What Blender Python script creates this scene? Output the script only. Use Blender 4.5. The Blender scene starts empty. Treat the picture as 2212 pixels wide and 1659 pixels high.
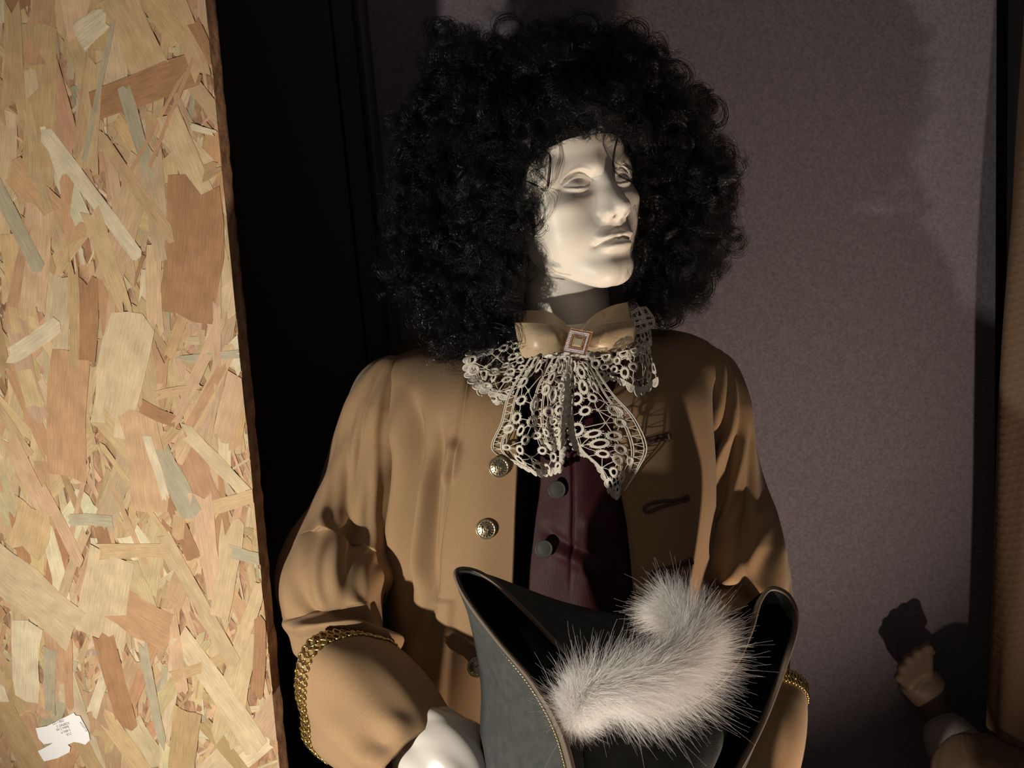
import bpy, bmesh, math, random
import numpy as np
from mathutils import Vector, Matrix, noise as mnoise

SC = bpy.context.scene
COL = SC.collection
R = math.radians
rng = np.random.default_rng(7)
random.seed(7)

# ------------------------------------------------------------------ camera
W0, H0, FPX = 2212.0, 1659.0, 2400.0
CAM_H, PITCH, ROLL = 1.60, 11.0, -4.6
cam_d = bpy.data.cameras.new('camera')
cam = bpy.data.objects.new('camera', cam_d)
COL.objects.link(cam)
cam_d.sensor_fit = 'HORIZONTAL'
cam_d.sensor_width = 36.0
cam_d.lens = 36.0 * FPX / W0
cam_d.clip_start = 0.05
CAM_M = Matrix.Translation((0, 0, CAM_H)) @ Matrix.Rotation(R(90 - PITCH), 4, 'X') @ Matrix.Rotation(R(ROLL), 4, 'Z')
cam.matrix_world = CAM_M
SC.camera = cam
CM = np.array(CAM_M)
CR, CU, CB = CM[:3, 0], CM[:3, 1], CM[:3, 2]       # right, up, back of the camera
CO = CM[:3, 3]

def P(px, py, d):
    """world point seen at pixel (px,py) at depth d metres"""
    px, py, d = np.asarray(px, float), np.asarray(py, float), np.asarray(d, float)
    a = ((px - W0 / 2) / FPX * d)[..., None]
    b = ((H0 / 2 - py) / FPX * d)[..., None]
    return CO + a * CR + b * CU - d[..., None] * CB

def V(px, py, d):
    return Vector(P(px, py, d))

# ------------------------------------------------------------------ world, lamps, exposure
world = bpy.data.worlds.new('dark_room')
SC.world = world
world.use_nodes = True
wb = world.node_tree.nodes['Background']
wb.inputs[0].default_value = (1.0, 0.86, 0.78, 1)
wb.inputs[1].default_value = 0.11

def spot(name, loc, aim, watts, color, angle=60, blend=0.6, size=0.03):
    d = bpy.data.lights.new(name, 'SPOT')
    d.energy = watts; d.color = color; d.spot_size = R(angle); d.spot_blend = blend
    d.shadow_soft_size = size
    o = bpy.data.objects.new(name, d); COL.objects.link(o)
    o.location = loc
    o.rotation_euler = (Vector(aim) - Vector(loc)).to_track_quat('-Z', 'Y').to_euler()
    return o

KEY = spot('floor_spot_key', (-0.64, 0.48, 1.11), (-0.10, 1.25, 1.34), 32, (1.0, 0.91, 0.78), 118, 0.7, 0.012)
WARM = spot('floor_spot_warm', (0.46, 0.62, 0.47), (0.18, 1.34, 1.42), 44, (1.0, 0.78, 0.60), 84, 1.0, 0.012)
SC.view_settings.view_transform = 'Standard'
SC.view_settings.look = 'None'
SC.view_settings.gamma = 1.0
SC.view_settings.use_curve_mapping = False
SC.view_settings.exposure = 0.0

# ------------------------------------------------------------------ helpers: objects
def link(o, parent=None, label=None, cat=None, group=None, kind=None):
    COL.objects.link(o)
    if parent is not None:
        o.parent = parent
        o.matrix_parent_inverse = PINV.get(parent.name, Matrix.Identity(4))
    if label: o['label'] = label
    if cat: o['category'] = cat
    if group: o['group'] = group
    if kind: o['kind'] = kind
    return o

PINV = {}
def empty(name, loc, label, cat, group=None):
    o = bpy.data.objects.new(name, None)
    o.location = loc
    o.empty_display_size = 0.05
    link(o, None, label, cat, group)
    PINV[o.name] = Matrix.Translation(Vector(loc)).inverted()
    return o

def mesh_obj(name, verts, faces, mat, parent=None, smooth=True, uvs=None, solid=None, subsurf=0, **kw):
    me = bpy.data.meshes.new(name)
    verts = np.asarray(verts, float)
    me.from_pydata([tuple(v) for v in verts], [], [tuple(int(i) for i in f) for f in faces])
    if uvs is not None:
        ul = me.uv_layers.new(name='UVMap')
        li = np.empty(len(me.loops), int); me.loops.foreach_get('vertex_index', li)
        ul.data.foreach_set('uv', np.asarray(uvs, float)[li].ravel())
    if mat: me.materials.append(mat)
    if smooth: me.polygons.foreach_set('use_smooth', [True] * len(me.polygons))
    me.update()
    o = bpy.data.objects.new(name, me)
    link(o, parent, **kw)
    if solid:
        m = o.modifiers.new('thickness', 'SOLIDIFY'); m.thickness = solid; m.offset = -1
    if subsurf:
        m = o.modifiers.new('smooth', 'SUBSURF'); m.levels = subsurf; m.render_levels = subsurf
    return o

def fast_mesh(name, verts, quads, mat, parent=None, smooth=True, **kw):
    """large quad or tri mesh from numpy arrays"""
    me = bpy.data.meshes.new(name)
    verts = np.asarray(verts, np.float32); quads = np.asarray(quads, np.int32)
    n = quads.shape[1]
    me.vertices.add(len(verts)); me.vertices.foreach_set('co', verts.ravel())
    me.loops.add(quads.size); me.loops.foreach_set('vertex_index', quads.ravel())
    me.polygons.add(len(quads))
    me.polygons.foreach_set('loop_start', np.arange(0, quads.size, n, dtype=np.int32))
    me.polygons.foreach_set('loop_total', np.full(len(quads), n, np.int32))
    me.update(calc_edges=True); me.validate()
    if smooth: me.polygons.foreach_set('use_smooth', [True] * len(me.polygons))
    if mat: me.materials.append(mat)
    o = bpy.data.objects.new(name, me)
    link(o, parent, **kw)
    return o

class MB:
    """collects quads/tubes into one mesh"""
    def __init__(s): s.v = []; s.f = []; s.n = 0
    def add(s, verts, faces):
        verts = np.asarray(verts, float)
        s.v.append(verts); s.f += [tuple(i + s.n for i in f) for f in faces]; s.n += len(verts)
    def tube(s, pts, r, sides=6, flat=1.0, up=None, closed=False, cap=True):
        pts = np.asarray(pts, float); n = len(pts)
        r = np.broadcast_to(np.asarray(r, float), (n,))
        if closed: t = np.roll(pts, -1, 0) - np.roll(pts, 1, 0)
        else: t = np.gradient(pts, axis=0)
        t /= np.linalg.norm(t, axis=1)[:, None] + 1e-12
        ref = np.array(up if up is not None else (0.13, -0.97, 0.2), float)
        if ref.ndim == 1: ref = np.broadcast_to(ref, (n, 3))
        b = np.cross(t, ref); b /= np.linalg.norm(b, axis=1)[:, None] + 1e-9
        c = np.cross(b, t)
        a = np.arange(sides) / sides * 2 * np.pi
        ring = pts[:, None] + r[:, None, None] * (np.cos(a)[None, :, None] * b[:, None] + flat * np.sin(a)[None, :, None] * c[:, None])
        f = []
        m = n if closed else n - 1
        for i in range(m):
            j = (i + 1) % n
            for k in range(sides):
                k2 = (k + 1) % sides
                f.append((i * sides + k, i * sides + k2, j * sides + k2, j * sides + k))
        if cap and not closed:
            f.append(tuple(range(sides))[::-1]); f.append(tuple((n - 1) * sides + k for k in range(sides)))
        s.add(ring.reshape(-1, 3), f)
    def build(s, name, mat, parent=None, **kw):
        return mesh_obj(name, np.concatenate(s.v), s.f, mat, parent, **kw)

def box_verts(x0, x1, y0, y1, z0, z1):
    v = [(x, y, z) for x in (x0, x1) for y in (y0, y1) for z in (z0, z1)]
    f = [(0, 1, 3, 2), (4, 6, 7, 5), (0, 4, 5, 1), (2, 3, 7, 6), (0, 2, 6, 4), (1, 5, 7, 3)]
    return v, f

def catmull(pts, n):
    """smooth resample of a control polyline (any dimension) to n points, uniform in parameter"""
    p = np.asarray(pts, float)
    k = len(p)
    if k == 2:
        t = np.linspace(0, 1, n)[:, None]; return p[0] * (1 - t) + p[1] * t
    e = np.vstack([2 * p[0] - p[1], p, 2 * p[-1] - p[-2]])
    t = np.linspace(0, k - 1, n); i = np.minimum(t.astype(int), k - 2); u = (t - i)[:, None]
    a, b, c, d = e[i], e[i + 1], e[i + 2], e[i + 3]
    return 0.5 * (2 * b + (c - a) * u + (2 * a - 5 * b + 4 * c - d) * u ** 2 + (3 * b - 3 * c + d - a) * u ** 3)

def catmull_closed(pts, n):
    p = np.asarray(pts, float); k = len(p)
    t = np.arange(n) / n * k; i = t.astype(int); u = (t - i)[:, None]
    a, b, c, d = p[(i - 1) % k], p[i % k], p[(i + 1) % k], p[(i + 2) % k]
    return 0.5 * (2 * b + (c - a) * u + (2 * a - 5 * b + 4 * c - d) * u ** 2 + (3 * b - 3 * c + d - a) * u ** 3)

def patch(rows, nu, nv):
    """rows of control points -> (nv,nu,3) grid"""
    m = [catmull(r, nu) for r in rows]
    m = np.array(m)
    out = catmull(m.reshape(len(rows), -1), nv).reshape(nv, nu, -1)
    return out

def grid_normals(g):
    du = np.gradient(g, axis=1); dv = np.gradient(g, axis=0)
    n = np.cross(du, dv); n /= np.linalg.norm(n, axis=2)[..., None] + 1e-12
    return n

def grid_faces(nv, nu, closed_u=False, off=0):
    f = []
    for j in range(nv - 1):
        for i in range(nu if closed_u else nu - 1):
            i2 = (i + 1) % nu
            f.append((off + j * nu + i, off + j * nu + i2, off + (j + 1) * nu + i2, off + (j + 1) * nu + i))
    return f

def grid_obj(name, g, mat, parent=None, closed_u=False, **kw):
    nv, nu = g.shape[:2]
    uu, vv = np.meshgrid(np.linspace(0, 1, nu), np.linspace(0, 1, nv))
    return mesh_obj(name, g.reshape(-1, 3), grid_faces(nv, nu, closed_u), mat, parent,
                    uvs=np.stack([uu.ravel(), vv.ravel()], 1), **kw)

def vnoise(p, scale=1.0, seed=0.0):
    """smooth value noise for arrays of 3-d points, about -1..1"""
    q = np.asarray(p, float) * scale + seed * 17.31
    i = np.floor(q).astype(np.int64); f = q - i; f = f * f * (3 - 2 * f)
    def h(a, b, c):
        n = (a * 374761393 + b * 668265263 + c * 2147483647 * 3) & 0x7fffffff
        n = ((n ^ (n >> 13)) * 1274126177) & 0x7fffffff
        return ((n ^ (n >> 16)) & 0xffff) / 32767.5 - 1
    x, y, z = i[..., 0], i[..., 1], i[..., 2]
    fx, fy, fz = f[..., 0], f[..., 1], f[..., 2]
    l = lambda a, b, t: a + (b - a) * t
    return l(l(l(h(x, y, z), h(x + 1, y, z), fx), l(h(x, y + 1, z), h(x + 1, y + 1, z), fx), fy),
             l(l(h(x, y, z + 1), h(x + 1, y, z + 1), fx), l(h(x, y + 1, z + 1), h(x + 1, y + 1, z + 1), fx), fy), fz)

# ------------------------------------------------------------------ helpers: materials
def mat(name, color, rough=0.6, metallic=0.0, spec=0.5, **kw):
    m = bpy.data.materials.new(name); m.use_nodes = True
    b = m.node_tree.nodes['Principled BSDF']
    b.inputs['Base Color'].default_value = (*color, 1)
    b.inputs['Roughness'].default_value = rough
    b.inputs['Metallic'].default_value = metallic
    b.inputs['Specular IOR Level'].default_value = spec
    for k, v in kw.items():
        b.inputs[k.replace('_', ' ')].default_value = v
    m.diffuse_color = (*color, 1)
    return m

def nodes_of(m):
    nt = m.node_tree
    return nt, nt.nodes, nt.links, nt.nodes['Principled BSDF']

def add_noise_color(m, c1, c2, scale, detail=4, coord='Object', stretch=(1, 1, 1), bump=0.0, bump_scale=None, bump_dist=0.001, rough=0.6):
    nt, N, L, b = nodes_of(m)
    tc = N.new('ShaderNodeTexCoord'); mp = N.new('ShaderNodeMapping'); mp.inputs['Scale'].default_value = stretch
    L.new(tc.outputs[coord], mp.inputs['Vector'])
    no = N.new('ShaderNodeTexNoise'); no.inputs['Scale'].default_value = scale; no.inputs['Detail'].default_value = detail
    no.inputs['Roughness'].default_value = rough
    L.new(mp.outputs[0], no.inputs['Vector'])
    rp = N.new('ShaderNodeValToRGB')
    rp.color_ramp.elements[0].position = 0.3; rp.color_ramp.elements[1].position = 0.7
    rp.color_ramp.elements[0].color = (*c1, 1); rp.color_ramp.elements[1].color = (*c2, 1)
    L.new(no.outputs['Fac'], rp.inputs[0]); L.new(rp.outputs[0], b.inputs['Base Color'])
    if bump:
        n2 = N.new('ShaderNodeTexNoise'); n2.inputs['Scale'].default_value = bump_scale or scale; n2.inputs['Detail'].default_value = 3
        L.new(mp.outputs[0], n2.inputs['Vector'])
        bp = N.new('ShaderNodeBump'); bp.inputs['Strength'].default_value = bump; bp.inputs['Distance'].default_value = bump_dist
        L.new(n2.outputs['Fac'], bp.inputs['Height']); L.new(bp.outputs[0], b.inputs['Normal'])
    return m

# ------------------------------------------------------------------ helpers: implicit bodies
def surface_nets(f, lo, hi, h, block=8, band=None):
    """polygonise f<0 inside the box lo..hi with step h; f takes (n,3) and returns (n,)"""
    lo = np.asarray(lo, float); hi = np.asarray(hi, float)
    nb = np.ceil((hi - lo) / (h * block)).astype(int)
    n = nb * block + 1
    bc = np.stack(np.meshgrid(*[(np.arange(k) + 0.5) * h * block for k in nb], indexing='ij'), -1) + lo
    d = f(bc.reshape(-1, 3)).reshape(nb)
    val = np.repeat(np.repeat(np.repeat(d, block, 0), block, 1), block, 2)
    val = np.pad(val, ((0, 1),) * 3, mode='edge').astype(np.float32)
    near = np.argwhere(np.abs(d) < (band or h * block * 1.25))
    loc = np.stack(np.meshgrid(*[np.arange(block + 1)] * 3, indexing='ij'), -1).reshape(-1, 3)
    for s in range(0, len(near), 600):
        bi = near[s:s + 600]
        idx = (bi[:, None] * block + loc[None]).reshape(-1, 3)
        val[idx[:, 0], idx[:, 1], idx[:, 2]] = f(lo + idx * h)
    ins = val < 0
    c = np.zeros(tuple(n - 1), np.int8)
    for a in (0, 1):
        for b in (0, 1):
            for e in (0, 1):
                c += ins[a:n[0] - 1 + a, b:n[1] - 1 + b, e:n[2] - 1 + e]
    cells = np.argwhere((c > 0) & (c < 8))
    ids = np.full(tuple(n - 1), -1, np.int64); ids[tuple(cells.T)] = np.arange(len(cells))
    acc = np.zeros((len(cells), 3)); cnt = np.zeros(len(cells))
    corners = [(a, b, e) for a in (0, 1) for b in (0, 1) for e in (0, 1)]
    cv = {k: val[cells[:, 0] + k[0], cells[:, 1] + k[1], cells[:, 2] + k[2]] for k in corners}
    for k in corners:
        for ax in range(3):
            if k[ax]: continue
            k2 = list(k); k2[ax] = 1; k2 = tuple(k2)
            a, b = cv[k], cv[k2]
            m = (a < 0) != (b < 0)
            t = np.where(m, a / np.where(m, a - b, 1), 0)
            p = np.tile(np.array(k, float), (len(cells), 1)); p[:, ax] += t
            acc[m] += p[m]; cnt[m] += 1
    verts = lo + (cells + acc / cnt[:, None]) * h
    quads = []
    for ax in range(3):
        o1, o2 = [(1, 2), (2, 0), (0, 1)][ax]
        sl0 = [slice(None)] * 3; sl1 = [slice(None)] * 3
        sl0[ax] = slice(0, n[ax] - 1); sl1[ax] = slice(1, n[ax])
        a, b = ins[tuple(sl0)], ins[tuple(sl1)]
        e = np.argwhere(a != b)
        ok = (e[:, o1] > 0) & (e[:, o2] > 0) & (e[:, o1] < n[o1] - 1) & (e[:, o2] < n[o2] - 1)
        e = e[ok]
        fl = a[tuple(e.T)]
        q = []
        for (s1, s2) in ((1, 1), (0, 1), (0, 0), (1, 0)):
            k = e.copy(); k[:, o1] -= s1; k[:, o2] -= s2
            q.append(ids[tuple(k.T)])
        q = np.stack(q, 1)
        q[~fl] = q[~fl][:, ::-1]
        quads.append(q)
    quads = np.concatenate(quads)
    quads = quads[(quads >= 0).all(1)]
    for _ in range(2):                                   # pull vertices onto the surface
        e = h * 0.4
        g = np.stack([(f(verts + np.eye(3)[k] * e) - f(verts - np.eye(3)[k] * e)) / (2 * e) for k in range(3)], 1)
        g2 = (g * g).sum(1) + 1e-6
        st = (f(verts) / g2)[:, None] * g
        l = np.linalg.norm(st, axis=1)[:, None]
        verts = verts - st * np.minimum(1, h * 0.8 / (l + 1e-9))
    return verts, quads

def smin(a, b, k):
    h = np.maximum(k - np.abs(a - b), 0) / k
    return np.minimum(a, b) - h * h * k * 0.25
def smax(a, b, k): return -smin(-a, -b, k)
def ell(p, c, r):
    q = (p - np.asarray(c, float)) / np.asarray(r, float)
    k0 = np.sqrt((q * q).sum(-1)); q2 = q / np.asarray(r, float); k1 = np.sqrt((q2 * q2).sum(-1)) + 1e-9
    return k0 * (k0 - 1) / k1
def cone(p, a, b, r1, r2):
    a = np.asarray(a, float); b = np.asarray(b, float)
    ab = b - a; t = np.clip(((p - a) @ ab) / (ab @ ab), 0, 1)
    return np.sqrt(((p - a - t[:, None] * ab) ** 2).sum(-1)) - (r1 + (r2 - r1) * t)
# ================================================================== the setting
def Py(px, py, y):
    """world point on the vertical plane y = const seen at pixel (px,py)"""
    r = (px - W0 / 2) / FPX * CR + (H0 / 2 - py) / FPX * CU - CB
    return CO + r * ((y - CO[1]) / r[1])
WALL_Y = 1.56
M_FELT = mat('grey_felt', (0.155, 0.138, 0.142), 0.95, spec=0.1)
add_noise_color(M_FELT, (0.118, 0.106, 0.124), (0.190, 0.168, 0.190), 260, 5, bump=0.5, bump_scale=700, bump_dist=0.001)
M_BLACK = mat('black_lacquer', (0.022, 0.019, 0.020), 0.5, spec=0.4)
M_TRIM = mat('highlit_black_trim', (0.050, 0.045, 0.047), 0.45, spec=0.5)  # black finish lightened: the moulding's highlights are put into its base colour
M_FLOOR = mat('dark_carpet', (0.03, 0.027, 0.026), 0.95, spec=0.1)
add_noise_color(M_FLOOR, (0.022, 0.02, 0.02), (0.045, 0.04, 0.038), 120, 4)
xa, xb = Py(842, 700, WALL_Y)[0], Py(2150, 700, WALL_Y)[0]
def slab(name, x0, x1, y0, y1, z0, z1, m, parent=None, bevel=0.0, **kw):
    v, f = box_verts(x0, x1, y0, y1, z0, z1)
    o = mesh_obj(name, v, f, m, parent, smooth=False, **kw)
    if bevel:
        b = o.modifiers.new('bevel', 'BEVEL'); b.width = bevel; b.segments = 3
    return o
slab('wall_back', xa, xb, WALL_Y, WALL_Y + 0.1, 0, 2.6, M_FELT, kind='structure')
slab('wall_left', -1.35, -1.25, -0.6, WALL_Y + 0.12, 0, 2.6, M_BLACK, kind='structure')
slab('wall_right', 1.35, 1.45, -0.6, WALL_Y + 0.12, 0, 2.6, M_FELT, kind='structure')
slab('floor', -1.35, 1.45, -0.6, WALL_Y + 0.12, -0.05, 0, M_FLOOR, kind='structure')
x_g = Py(733, 200, WALL_Y)[0]                                       # groove between the lacquered leaf and its stile
x_m0, x_m1 = Py(783, 200, WALL_Y)[0], Py(812, 200, WALL_Y)[0]
door = slab('door_1', -1.25, x_g - 0.0012, WALL_Y - 0.004, WALL_Y + 0.09, 0.0, 2.6, M_BLACK, bevel=0.0015, kind='structure')
slab('stile', x_g + 0.0012, x_m0 - 0.002, WALL_Y - 0.004, WALL_Y + 0.09, 0, 2.6, M_BLACK, door, bevel=0.0015)
tr = MB()
zz = np.array([0.0, 2.6]); cx = (x_m0 + x_m1) / 2; hw = (x_m1 - x_m0) / 2
prof = [(-hw, 0.02), (-hw, -0.006), (-hw * .8, -0.012), (-hw * .3, -0.0165), (hw * .3, -0.0165), (hw * .8, -0.012), (hw, -0.006), (hw, 0.02)]
pv = [(cx + a, WALL_Y + b, z) for z in zz for a, b in prof]
n = len(prof)
mesh_obj('trim_1', pv, [(i, i + 1, n + i + 1, n + i) for i in range(n - 1)], M_TRIM, kind='structure')
slab('trim_2', x_m1 + 0.003, xa, WALL_Y + 0.012, WALL_Y + 0.09, 0, 2.6, M_BLACK, kind='structure')
slab('trim_3', xb, xb + 0.035, WALL_Y + 0.02, WALL_Y + 0.1, 0, 2.6, M_BLACK, kind='structure')
slab('trim_4', xb + 0.035, 1.35, WALL_Y - 0.0, WALL_Y + 0.1, 0, 2.6, M_BLACK, kind='structure')

# ================================================================== the oriented-strand board
BY = 1.15
bt, bb = Py(445, 0, BY), Py(605, 1659, BY)
Bv = (bt - bb) / np.linalg.norm(bt - bb)
al = R(20)
Bu = np.array([-math.cos(al), math.sin(al), 0.0]); Bu -= Bv * (Bu @ Bv); Bu /= np.linalg.norm(Bu)
Bn = np.cross(Bu, Bv)
if Bn[1] > 0: Bn = -Bn
def BW(u, v, h=0.0):
    u, v, h = (np.asarray(a, float)[..., None] for a in (u, v, h))
    return bb + u * Bu + v * Bv + h * Bn
def b_uv(px, py):
    r = (px - W0 / 2) / FPX * CR + (H0 / 2 - py) / FPX * CU - CB
    t = ((bb - CO) @ Bn) / (r @ Bn)
    w = CO + r * t - bb
    return w @ Bu, w @ Bv
vb0 = -bb[2] / Bv[2]
VT = 1.15
M_EDGE = mat('sawn_board_edge', (0.30, 0.165, 0.095), 0.9, spec=0.2)
add_noise_color(M_EDGE, (0.17, 0.085, 0.05), (0.52, 0.33, 0.20), 90, 5, stretch=(1, 1, 0.6), bump=0.8, bump_scale=160, bump_dist=0.002)

def strand_material():
    m = mat('pressed_wood_strand', (0.6, 0.45, 0.28), 0.62, spec=0.3)
    nt, N, L, b = nodes_of(m)
    at = N.new('ShaderNodeAttribute'); at.attribute_name = 'tint'
    uv = N.new('ShaderNodeUVMap'); uv.uv_map = 'UVMap'
    mp = N.new('ShaderNodeMapping'); mp.inputs['Scale'].default_value = (9, 190, 1)
    L.new(uv.outputs[0], mp.inputs[0])
    n1 = N.new('ShaderNodeTexNoise'); n1.inputs['Scale'].default_value = 4.0; n1.inputs['Detail'].default_value = 5; n1.inputs['Roughness'].default_value = 0.65
    L.new(mp.outputs[0], n1.inputs['Vector'])
    n2 = N.new('ShaderNodeTexNoise'); n2.inputs['Scale'].default_value = 42; n2.inputs['Detail'].default_value = 3
    L.new(uv.outputs[0], n2.inputs['Vector'])
    r1 = N.new('ShaderNodeMapRange'); r1.inputs[1].default_value = 0.28; r1.inputs[2].default_value = 0.72; r1.inputs[3].default_value = 0.70; r1.inputs[4].default_value = 1.14
    L.new(n1.outputs['Fac'], r1.inputs[0])
    r2 = N.new('ShaderNodeMapRange'); r2.inputs[1].default_value = 0.3; r2.inputs[2].default_value = 0.7; r2.inputs[3].default_value = 0.86; r2.inputs[4].default_value = 1.1
    L.new(n2.outputs['Fac'], r2.inputs[0])
    mu = N.new('ShaderNodeMath'); mu.operation = 'MULTIPLY'; L.new(r1.outputs[0], mu.inputs[0]); L.new(r2.outputs[0], mu.inputs[1])
    vm = N.new('ShaderNodeVectorMath'); vm.operation = 'SCALE'
    L.new(at.outputs['Color'], vm.inputs[0]); L.new(mu.outputs[0], vm.inputs['Scale'])
    L.new(vm.outputs[0], b.inputs['Base Color'])
    bp = N.new('ShaderNodeBump'); bp.inputs['Strength'].default_value = 0.35; bp.inputs['Distance'].default_value = 0.0006
    L.new(n1.outputs['Fac'], bp.inputs['Height']); L.new(bp.outputs[0], b.inputs['Normal'])
    return m
M_STRAND = strand_material()
TINTS = np.array([(0.60, 0.43, 0.24), (0.62, 0.46, 0.28), (0.57, 0.38, 0.22), (0.54, 0.32, 0.18), (0.66, 0.52, 0.34),
                  (0.40, 0.21, 0.105), (0.45, 0.40, 0.29), (0.62, 0.42, 0.27), (0.52, 0.36, 0.19), (0.72, 0.62, 0.45)])
TINTS = TINTS * .92 + np.array([0.57, 0.43, 0.265]) * .07
TINTS = TINTS * np.array([.87, .86, .83])
TW = np.array([5, 5, 4, 2.6, 4, 1.2, 1.2, 3, 3, 1.0]); TW /= TW.sum()

board = empty('strand_board', tuple(bb - np.array([0, 0, bb[2]])), 'oriented strand board panel of pressed wood flakes standing beside the coat', 'board')
BT = 0.0165
bv = [BW(u, v, h)for u in (0.0, 0.62) for v in (vb0, VT) for h in (-BT, 0.0)]
bm_f = [(0, 1, 3, 2), (4, 6, 7, 5), (0, 4, 5, 1), (2, 3, 7, 6), (0, 2, 6, 4), (1, 5, 7, 3)]
# core slab with a rough sawn right edge
ne = 160
vs = np.linspace(vb0, VT, ne)
jag = 0.0006 * vnoise(np.stack([vs * 90, vs * 0, vs * 0 + 3], 1)) + 0.0006 * vnoise(np.stack([vs * 320, vs * 0, vs * 0 + 9], 1))
rows = []
for k, hh in enumerate((0.0, -BT * .33, -BT * .66, -BT)):
    j = jag * (0.2 if k == 0 else 1) + 0.0008 * vnoise(np.stack([vs * 200, vs * 0 + k, vs * 0 + 5], 1)) * (k > 0)
    rows.append(BW(j, vs, np.full(ne, hh)))
g = np.array(rows + [BW(np.full(ne, .62), vs, np.full(ne, -BT)), BW(np.full(ne, .62), vs, np.zeros(ne)), rows[0]])
grid_obj('core', g, M_EDGE, board, label='dark sawn edge of the board')

def strand_poly(L, Wd, r, ragged=1.0):
    """outline of one flake, grain along x"""
    top, bot = [], []
    k = 4
    xs = np.linspace(-L / 2, L / 2, k + 1)
    tw0, tw1 = Wd * r.uniform(.75, 1.05) / 2, Wd * r.uniform(.6, 1.05) / 2
    sk = r.normal(0, Wd * 0.06)
    for i, x in enumerate(xs):
        t = i / k
        w = tw0 * (1 - t) + tw1 * t
        bow = sk * math.sin(math.pi * t)
        top.append((x, w + bow + r.normal(0, Wd * .025))); bot.append((x, -w + bow + r.normal(0, Wd * .025)))
    def end(p, q, sgn):
        out = []
        m = int(r.integers(1, 4))
        for i in range(1, m + 1):
            t = i / (m + 1)
            out.append((p[0] * (1 - t) + q[0] * t + sgn * r.normal(0, min(0.006, L * .05)) * ragged, p[1] * (1 - t) + q[1] * t))
        return out
    return np.array(top + end(top[-1], bot[-1], 1) + bot[::-1] + end(bot[0], top[0], -1))

def clip_u(poly, umin=0.0):
    out = []
    n = len(poly)
    for i in range(n):
        a, b = poly[i], poly[(i + 1) % n]
        if a[0] >= umin: out.append(a)
        if (a[0] >= umin) != (b[0] >= umin):
            t = (umin - a[0]) / (b[0] - a[0]); out.append(a + (b - a) * t)
    return np.array(out) if len(out) >= 3 else None

class StrandMesh:
    def __init__(s): s.v = []; s.f = []; s.uv = []; s.c = []
    def add(s, poly_b, poly_l, h, th, tint, tiltu=0, tiltv=0):
        n = len(poly_b); o = len(s.v)
        hh = h + (poly_b[:, 0] - poly_b[:, 0].mean()) * tiltu + (poly_b[:, 1] - poly_b[:, 1].mean()) * tiltv
        s.v += list(BW(poly_b[:, 0], poly_b[:, 1], hh)) + list(BW(poly_b[:, 0], poly_b[:, 1], hh - th))
        s.uv += list(poly_l) + list(poly_l)
        s.f.append(tuple(o + i for i in range(n)))
        s.f += [(o + i, o + n + i, o + n + (i + 1) % n, o + (i + 1) % n) for i in range(n)]
        s.c += [tint] * (2 * n)
    def build(s, name, parent, **kw):
        o = mesh_obj(name, s.v, s.f, M_STRAND, parent, smooth=False, uvs=np.array(s.uv), **kw)
        ca = o.data.color_attributes.new('tint', 'FLOAT_COLOR', 'POINT')
        ca.data.foreach_set('color', np.array([(*c, 1) for c in s.c], np.float32).ravel())
        bmm = bmesh.new(); bmm.from_mesh(o.data); bmesh.ops.recalc_face_normals(bmm, faces=bmm.faces); bmm.to_mesh(o.data); bmm.free()
        return o

r2 = np.random.default_rng(21)
def place(poly, cu, cv, ang):
    c, s_ = math.cos(ang), math.sin(ang)
    return np.stack([cu + poly[:, 0] * c - poly[:, 1] * s_, cv + poly[:, 0] * s_ + poly[:, 1] * c], 1)
def pick_tint(r):
    t = TINTS[r.choice(len(TINTS), p=TW)]
    return tuple(np.clip(t * r.uniform(.86, 1.1) * (1 + r.normal(0, .03, 3)), 0, 1))

fines = StrandMesh()                                     # small flakes under and between the large ones
for i in range(3400):
    L, Wd = r2.uniform(.02, .075), r2.uniform(.0025, .013)
    p = strand_poly(L, Wd, r2)
    fa = math.pi / 2 + r2.normal(0, .55)
    q = place(p, r2.uniform(-0.01, .60), r2.uniform(-.16, 1.1), fa)
    qc = clip_u(q)
    if qc is None: continue
    fines.add(qc, (qc - q.mean(0)) @ np.array([[math.cos(fa), -math.sin(fa)], [math.sin(fa), math.cos(fa)]]) + i * .37, 0.0002 + 0.0007 * i / 3400, 0.0006, pick_tint(r2), r2.normal(0, .007), r2.normal(0, .003))
fines.build('fine_strands', board, kind='stuff')

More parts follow.
